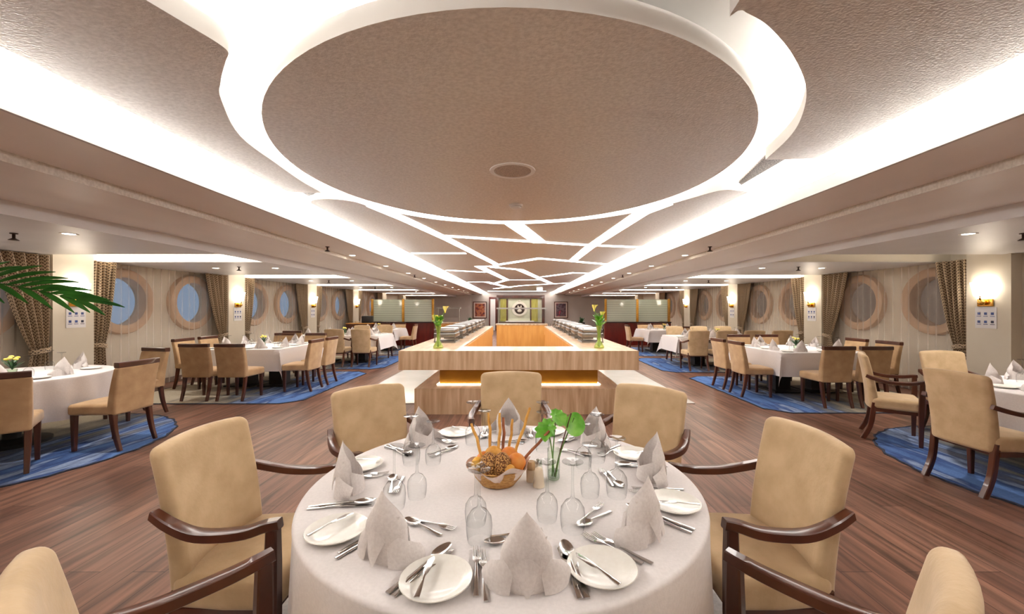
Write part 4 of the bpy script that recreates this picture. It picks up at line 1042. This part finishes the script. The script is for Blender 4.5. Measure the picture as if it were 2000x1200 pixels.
# side board with dark tableware in front of left wall
sb = thing('sideboard', 'brown sideboard by the far left windows', 'sideboard', (-6.15, 15.7, 0))
obj('cabinet', MB().b2(-.5, .5, -.22, .22, 0.001, .88), M['dwood'], sb); obj('top', MB().b2(-.52, .52, -.24, .24, .881, .91), M['maple'], sb)
obj('coffee_machine', MB().rbox((-5.9, 15.7, 1.05), (.36, .34, .276), .03, 2), M['dark'], label='black machine standing on the far left sideboard', cat='coffee machine')
cb = obj('serving_bowl', MB().lathe([(.001, 0), (.05, 0), (.1, .07), (.096, .07), (.045, .008), (.001, .008)], 20), M['china'], cat='bowl'); PBW = Proto(cb)
PBW.put((-6.28, 15.62, .911), 0, 'white bowl left of the black machine on the sideboard'); 
# niche with medallion
ni = thing('display_niche', 'dark framed display niche with a round medallion on the back wall', 'niche', (.13, Y1, 0))
fr = MB(); fr.b2(-1.6, 1.6, -.3, -.001, 2.18, 2.36); fr.b2(-1.6, 1.6, -.3, -.001, .3, .55); fr.b2(-1.6, -1.47, -.3, -.001, .55, 2.18); fr.b2(1.42, 1.6, -.3, -.001, .55, 2.18)
obj('frame', fr, M['dwood'], ni)
obj('back_panel', MB().b2(-1.47, 1.42, -.05, -.002, .55, 2.18), pm('pale sage panel', (196, 196, 168), (206, 206, 180), 2, rough=.5), ni)
olive = pm('olive gold silk', (150, 140, 54), (176, 168, 84), 5, (6, 1, .4), rough=.5)
for x0, x1 in ((-1.36, -.95), (.72, 1.15)): obj('side_panel', MB().b2(x0, x1, -.12, -.051, .62, 2.12), olive, ni)
for x0, x1 in ((-.95, -.85), (.64, .72)): obj('upright', MB().b2(x0, x1, -.14, -.051, .6, 2.12), M['dwood'], ni)
obj('shelf', MB().b2(-1.0, .9, -.26, -.051, .58, .66), M['marble'], ni)
RX = Matrix.Translation((-.07, -.052, 1.44)) @ Matrix.Rotation(pi / 2, 4, 'X')
med = obj('medallion', MB().lathe([(.001, .06), (.2, .07), (.34, .06)], 40).xf(RX), M['bronze'], ni)
obj('medallion_rim', MB().lathe([(.34, .0), (.34, .08), (.42, .1), (.5, .08), (.5, 0)], 40).xf(RX), M['cream'], ni)
obj('medallion_figure', MB().ball((-.07, -.14, 1.5), .07, .05, .09).ball((-.07, -.14, 1.33), .15, .04, .1).ball((-.17, -.13, 1.6), .04, .03, .09).ball((.03, -.13, 1.6), .04, .03, .09), M['cream'], ni)
obj('crown', MB().ball((-.07, -.12, 1.97), .1, .05, .06), M['cream'], ni)
d = struct('door_1', MB().b2(-1.98, -1.9, Y1 - .12, Y1 - .001, 0.001, 2.2).b2(-1.56, -1.48, Y1 - .12, Y1 - .001, 0.001, 2.2).b2(-1.98, -1.48, Y1 - .12, Y1 - .001, 2.12, 2.25), M['redwood'])
obj('door_leaf', MB().b2(-1.9, -1.56, Y1 - .08, Y1 - .03, .01, 2.12), M['white'], d)
for x, w, h, art, lb in ((-2.6, .92, 1.12, 'artL', 'framed rust coloured abstract painting left of the display niche'), (2.84, .92, 1.12, 'artR', 'framed dark rose abstract painting right of the display niche')):
    p = thing('framed_painting', lb, 'painting', (x, Y1 - .03, 1.38))
    f = MB()
    f.b2(-w / 2, w / 2, -.03, .028, h / 2 - .05, h / 2); f.b2(-w / 2, w / 2, -.03, .028, -h / 2, -h / 2 + .05); f.b2(-w / 2, -w / 2 + .05, -.03, .028, -h / 2 + .05, h / 2 - .05); f.b2(w / 2 - .05, w / 2, -.03, .028, -h / 2 + .05, h / 2 - .05)
    obj('frame', f, M['dwood'], p); obj('mat_board', MB().b2(-w / 2 + .05, w / 2 - .05, .0, .028, -h / 2 + .05, h / 2 - .05), M['liner'], p)
    obj('canvas', MB().b2(-w / 2 + .13, w / 2 - .13, -.01, -.0005, -h / 2 + .13, h / 2 - .13), M[art], p)
# exit sign lamp hanging near the back
obj('ceiling_sign', MB().rbox((1.15, 22.0, 2.52), (.32, .06, .16), .01, 1), em('lit sign', (255, 250, 240), 3), label='small bright lit sign hanging from the ceiling near the far end', cat='sign')

# ------------------------------------------------------------------ palm at the left edge
pa = thing('palm', 'green palm with arching fronds reaching in from the left edge', 'plant', (-4.8, 2.5, 0))
obj('pot', MB().lathe([(.001, 0.001), (.17, 0.001), (.23, .42), (.25, .44), (.22, .44), (.2, .36), (.001, .36)], 24), M['black'], pa)
obj('stem', MB().tube([(0, 0, .3), (.02, 0, .8), (.08, .02, 1.35)], [.035, .03, .02], 10), M['stem'], pa)
def frond(pts, L0, nl, up, dn):
    P = [Vector(p) for p in catmull(pts, 8)]; n_ = len(P); mb = MB()
    mb.tube(P, [.009 * (1 - .8 * i / (n_ - 1)) for i in range(n_)], 6)
    for k in range(nl):
        s = .18 + .82 * k / (nl - 1); i = min(int(s * (n_ - 1)), n_ - 2); p = P[i]; tg = (P[i + 1] - P[i]).normalized()
        for sg, base in ((1, up), (-1, dn)):
            if sg < 0 and k % 2: continue
            L_ = L0 * (1 - .5 * s) * random.uniform(.85, 1.1) * (1 if sg > 0 else .7); w = .017
            dr = (tg * (.75 + .5 * s) + Vector(base) * (1.0 - .5 * s) + Vector((random.uniform(-.08, .08), random.uniform(-.08, .08), random.uniform(-.05, .05)))).normalized()
            sd = dr.cross(Vector((.2, -.9, .35))).normalized()
            def lf(u, v, p=p, dr=dr, sd=sd, L_=L_, w=w):
                q = p + dr * L_ * v + sd * (u - .5) * 2 * w * (sin(pi * min(1, v * .85 + .12)) ** .8) + Vector((0, 0, -.07 * v * v * L_ / .3)) + dr.cross(sd) * abs(u - .5) * .008
                return tuple(q)
            mb.grid(lf, 2, 8)
    return mb
o0 = Vector((-4.8, 2.5, 0))
def rel(l): return [tuple(Vector(p) - o0) for p in l]
obj('frond', frond(rel([(-4.72, 2.52, 1.35), (-4.3, 2.6, 1.6), (-3.85, 2.7, 1.66), (-3.55, 2.75, 1.645), (-3.3, 2.8, 1.59), (-3.12, 2.85, 1.535)]), .5, 17, (-.1, .1, .9), (.3, -.1, -.5)), M['leaf'], pa)
obj('frond', frond(rel([(-4.72, 2.52, 1.35), (-4.5, 2.4, 1.75), (-4.1, 2.4, 1.98), (-3.75, 2.5, 1.9)]), .4, 12, (0, .1, .8), (0, -.1, -.6)), M['leaf'], pa)
obj('frond', frond(rel([(-4.72, 2.52, 1.35), (-5.0, 2.3, 1.75), (-5.4, 2.0, 1.8), (-5.7, 1.8, 1.5)]), .4, 12, (0, .1, .8), (0, -.1, -.6)), M['leaf'], pa)
obj('frond', frond(rel([(-4.72, 2.52, 1.35), (-4.9, 2.0, 1.7), (-5.0, 1.5, 1.7), (-5.1, 1.1, 1.4)]), .4, 12, (0, .1, .8), (0, -.1, -.6)), M['leaf'], pa)

# ------------------------------------------------------------------ world, camera, render look
w = bpy.data.worlds.new('World'); S.world = w; w.use_nodes = True; t = w.node_tree; N = t.nodes; L = t.links
bg = N['Background']; tc = N.new('ShaderNodeTexCoord'); sx = N.new('ShaderNodeSeparateXYZ'); L.new(tc.outputs['Generated'], sx.inputs[0])
r = N.new('ShaderNodeValToRGB'); r.color_ramp.elements[0].position = .38; r.color_ramp.elements[0].color = lin((98, 120, 142)); r.color_ramp.elements[1].position = .62; r.color_ramp.elements[1].color = lin((72, 60, 52))
mr = N.new('ShaderNodeMapRange'); mr.inputs['From Min'].default_value = -1; mr.inputs['From Max'].default_value = 1; L.new(sx.outputs[0], mr.inputs[0]); L.new(mr.outputs[0], r.inputs[0])
L.new(r.outputs[0], bg.inputs[0]); bg.inputs[1].default_value = .9

cam = bpy.data.cameras.new('Camera'); cam.sensor_width = 36; cam.lens = 36 * F / 2000; cam.shift_x = -(VX - 1000) / 2000; cam.shift_y = (VY - 600) / 2000; cam.clip_start = .02; cam.clip_end = 200
co = bpy.data.objects.new('Camera', cam); COL.objects.link(co); co.location = (0, 0, EYE); co.rotation_euler = (pi / 2, 0, 0); S.camera = co
vs = S.view_settings; S.display_settings.display_device = 'sRGB'; vs.view_transform = 'Standard'; vs.look = 'None'; vs.gamma = 1; vs.use_curve_mapping = False; vs.exposure = 1.0
cy = S.cycles; cy.max_bounces = 7; cy.diffuse_bounces = 4; cy.glossy_bounces = 3; cy.transparent_max_bounces = 14; cy.transmission_bounces = 4; cy.caustics_reflective = False; cy.caustics_refractive = False
cy.sample_clamp_indirect = 6; cy.use_denoising = True; cy.use_adaptive_sampling = True; cy.adaptive_threshold = .035
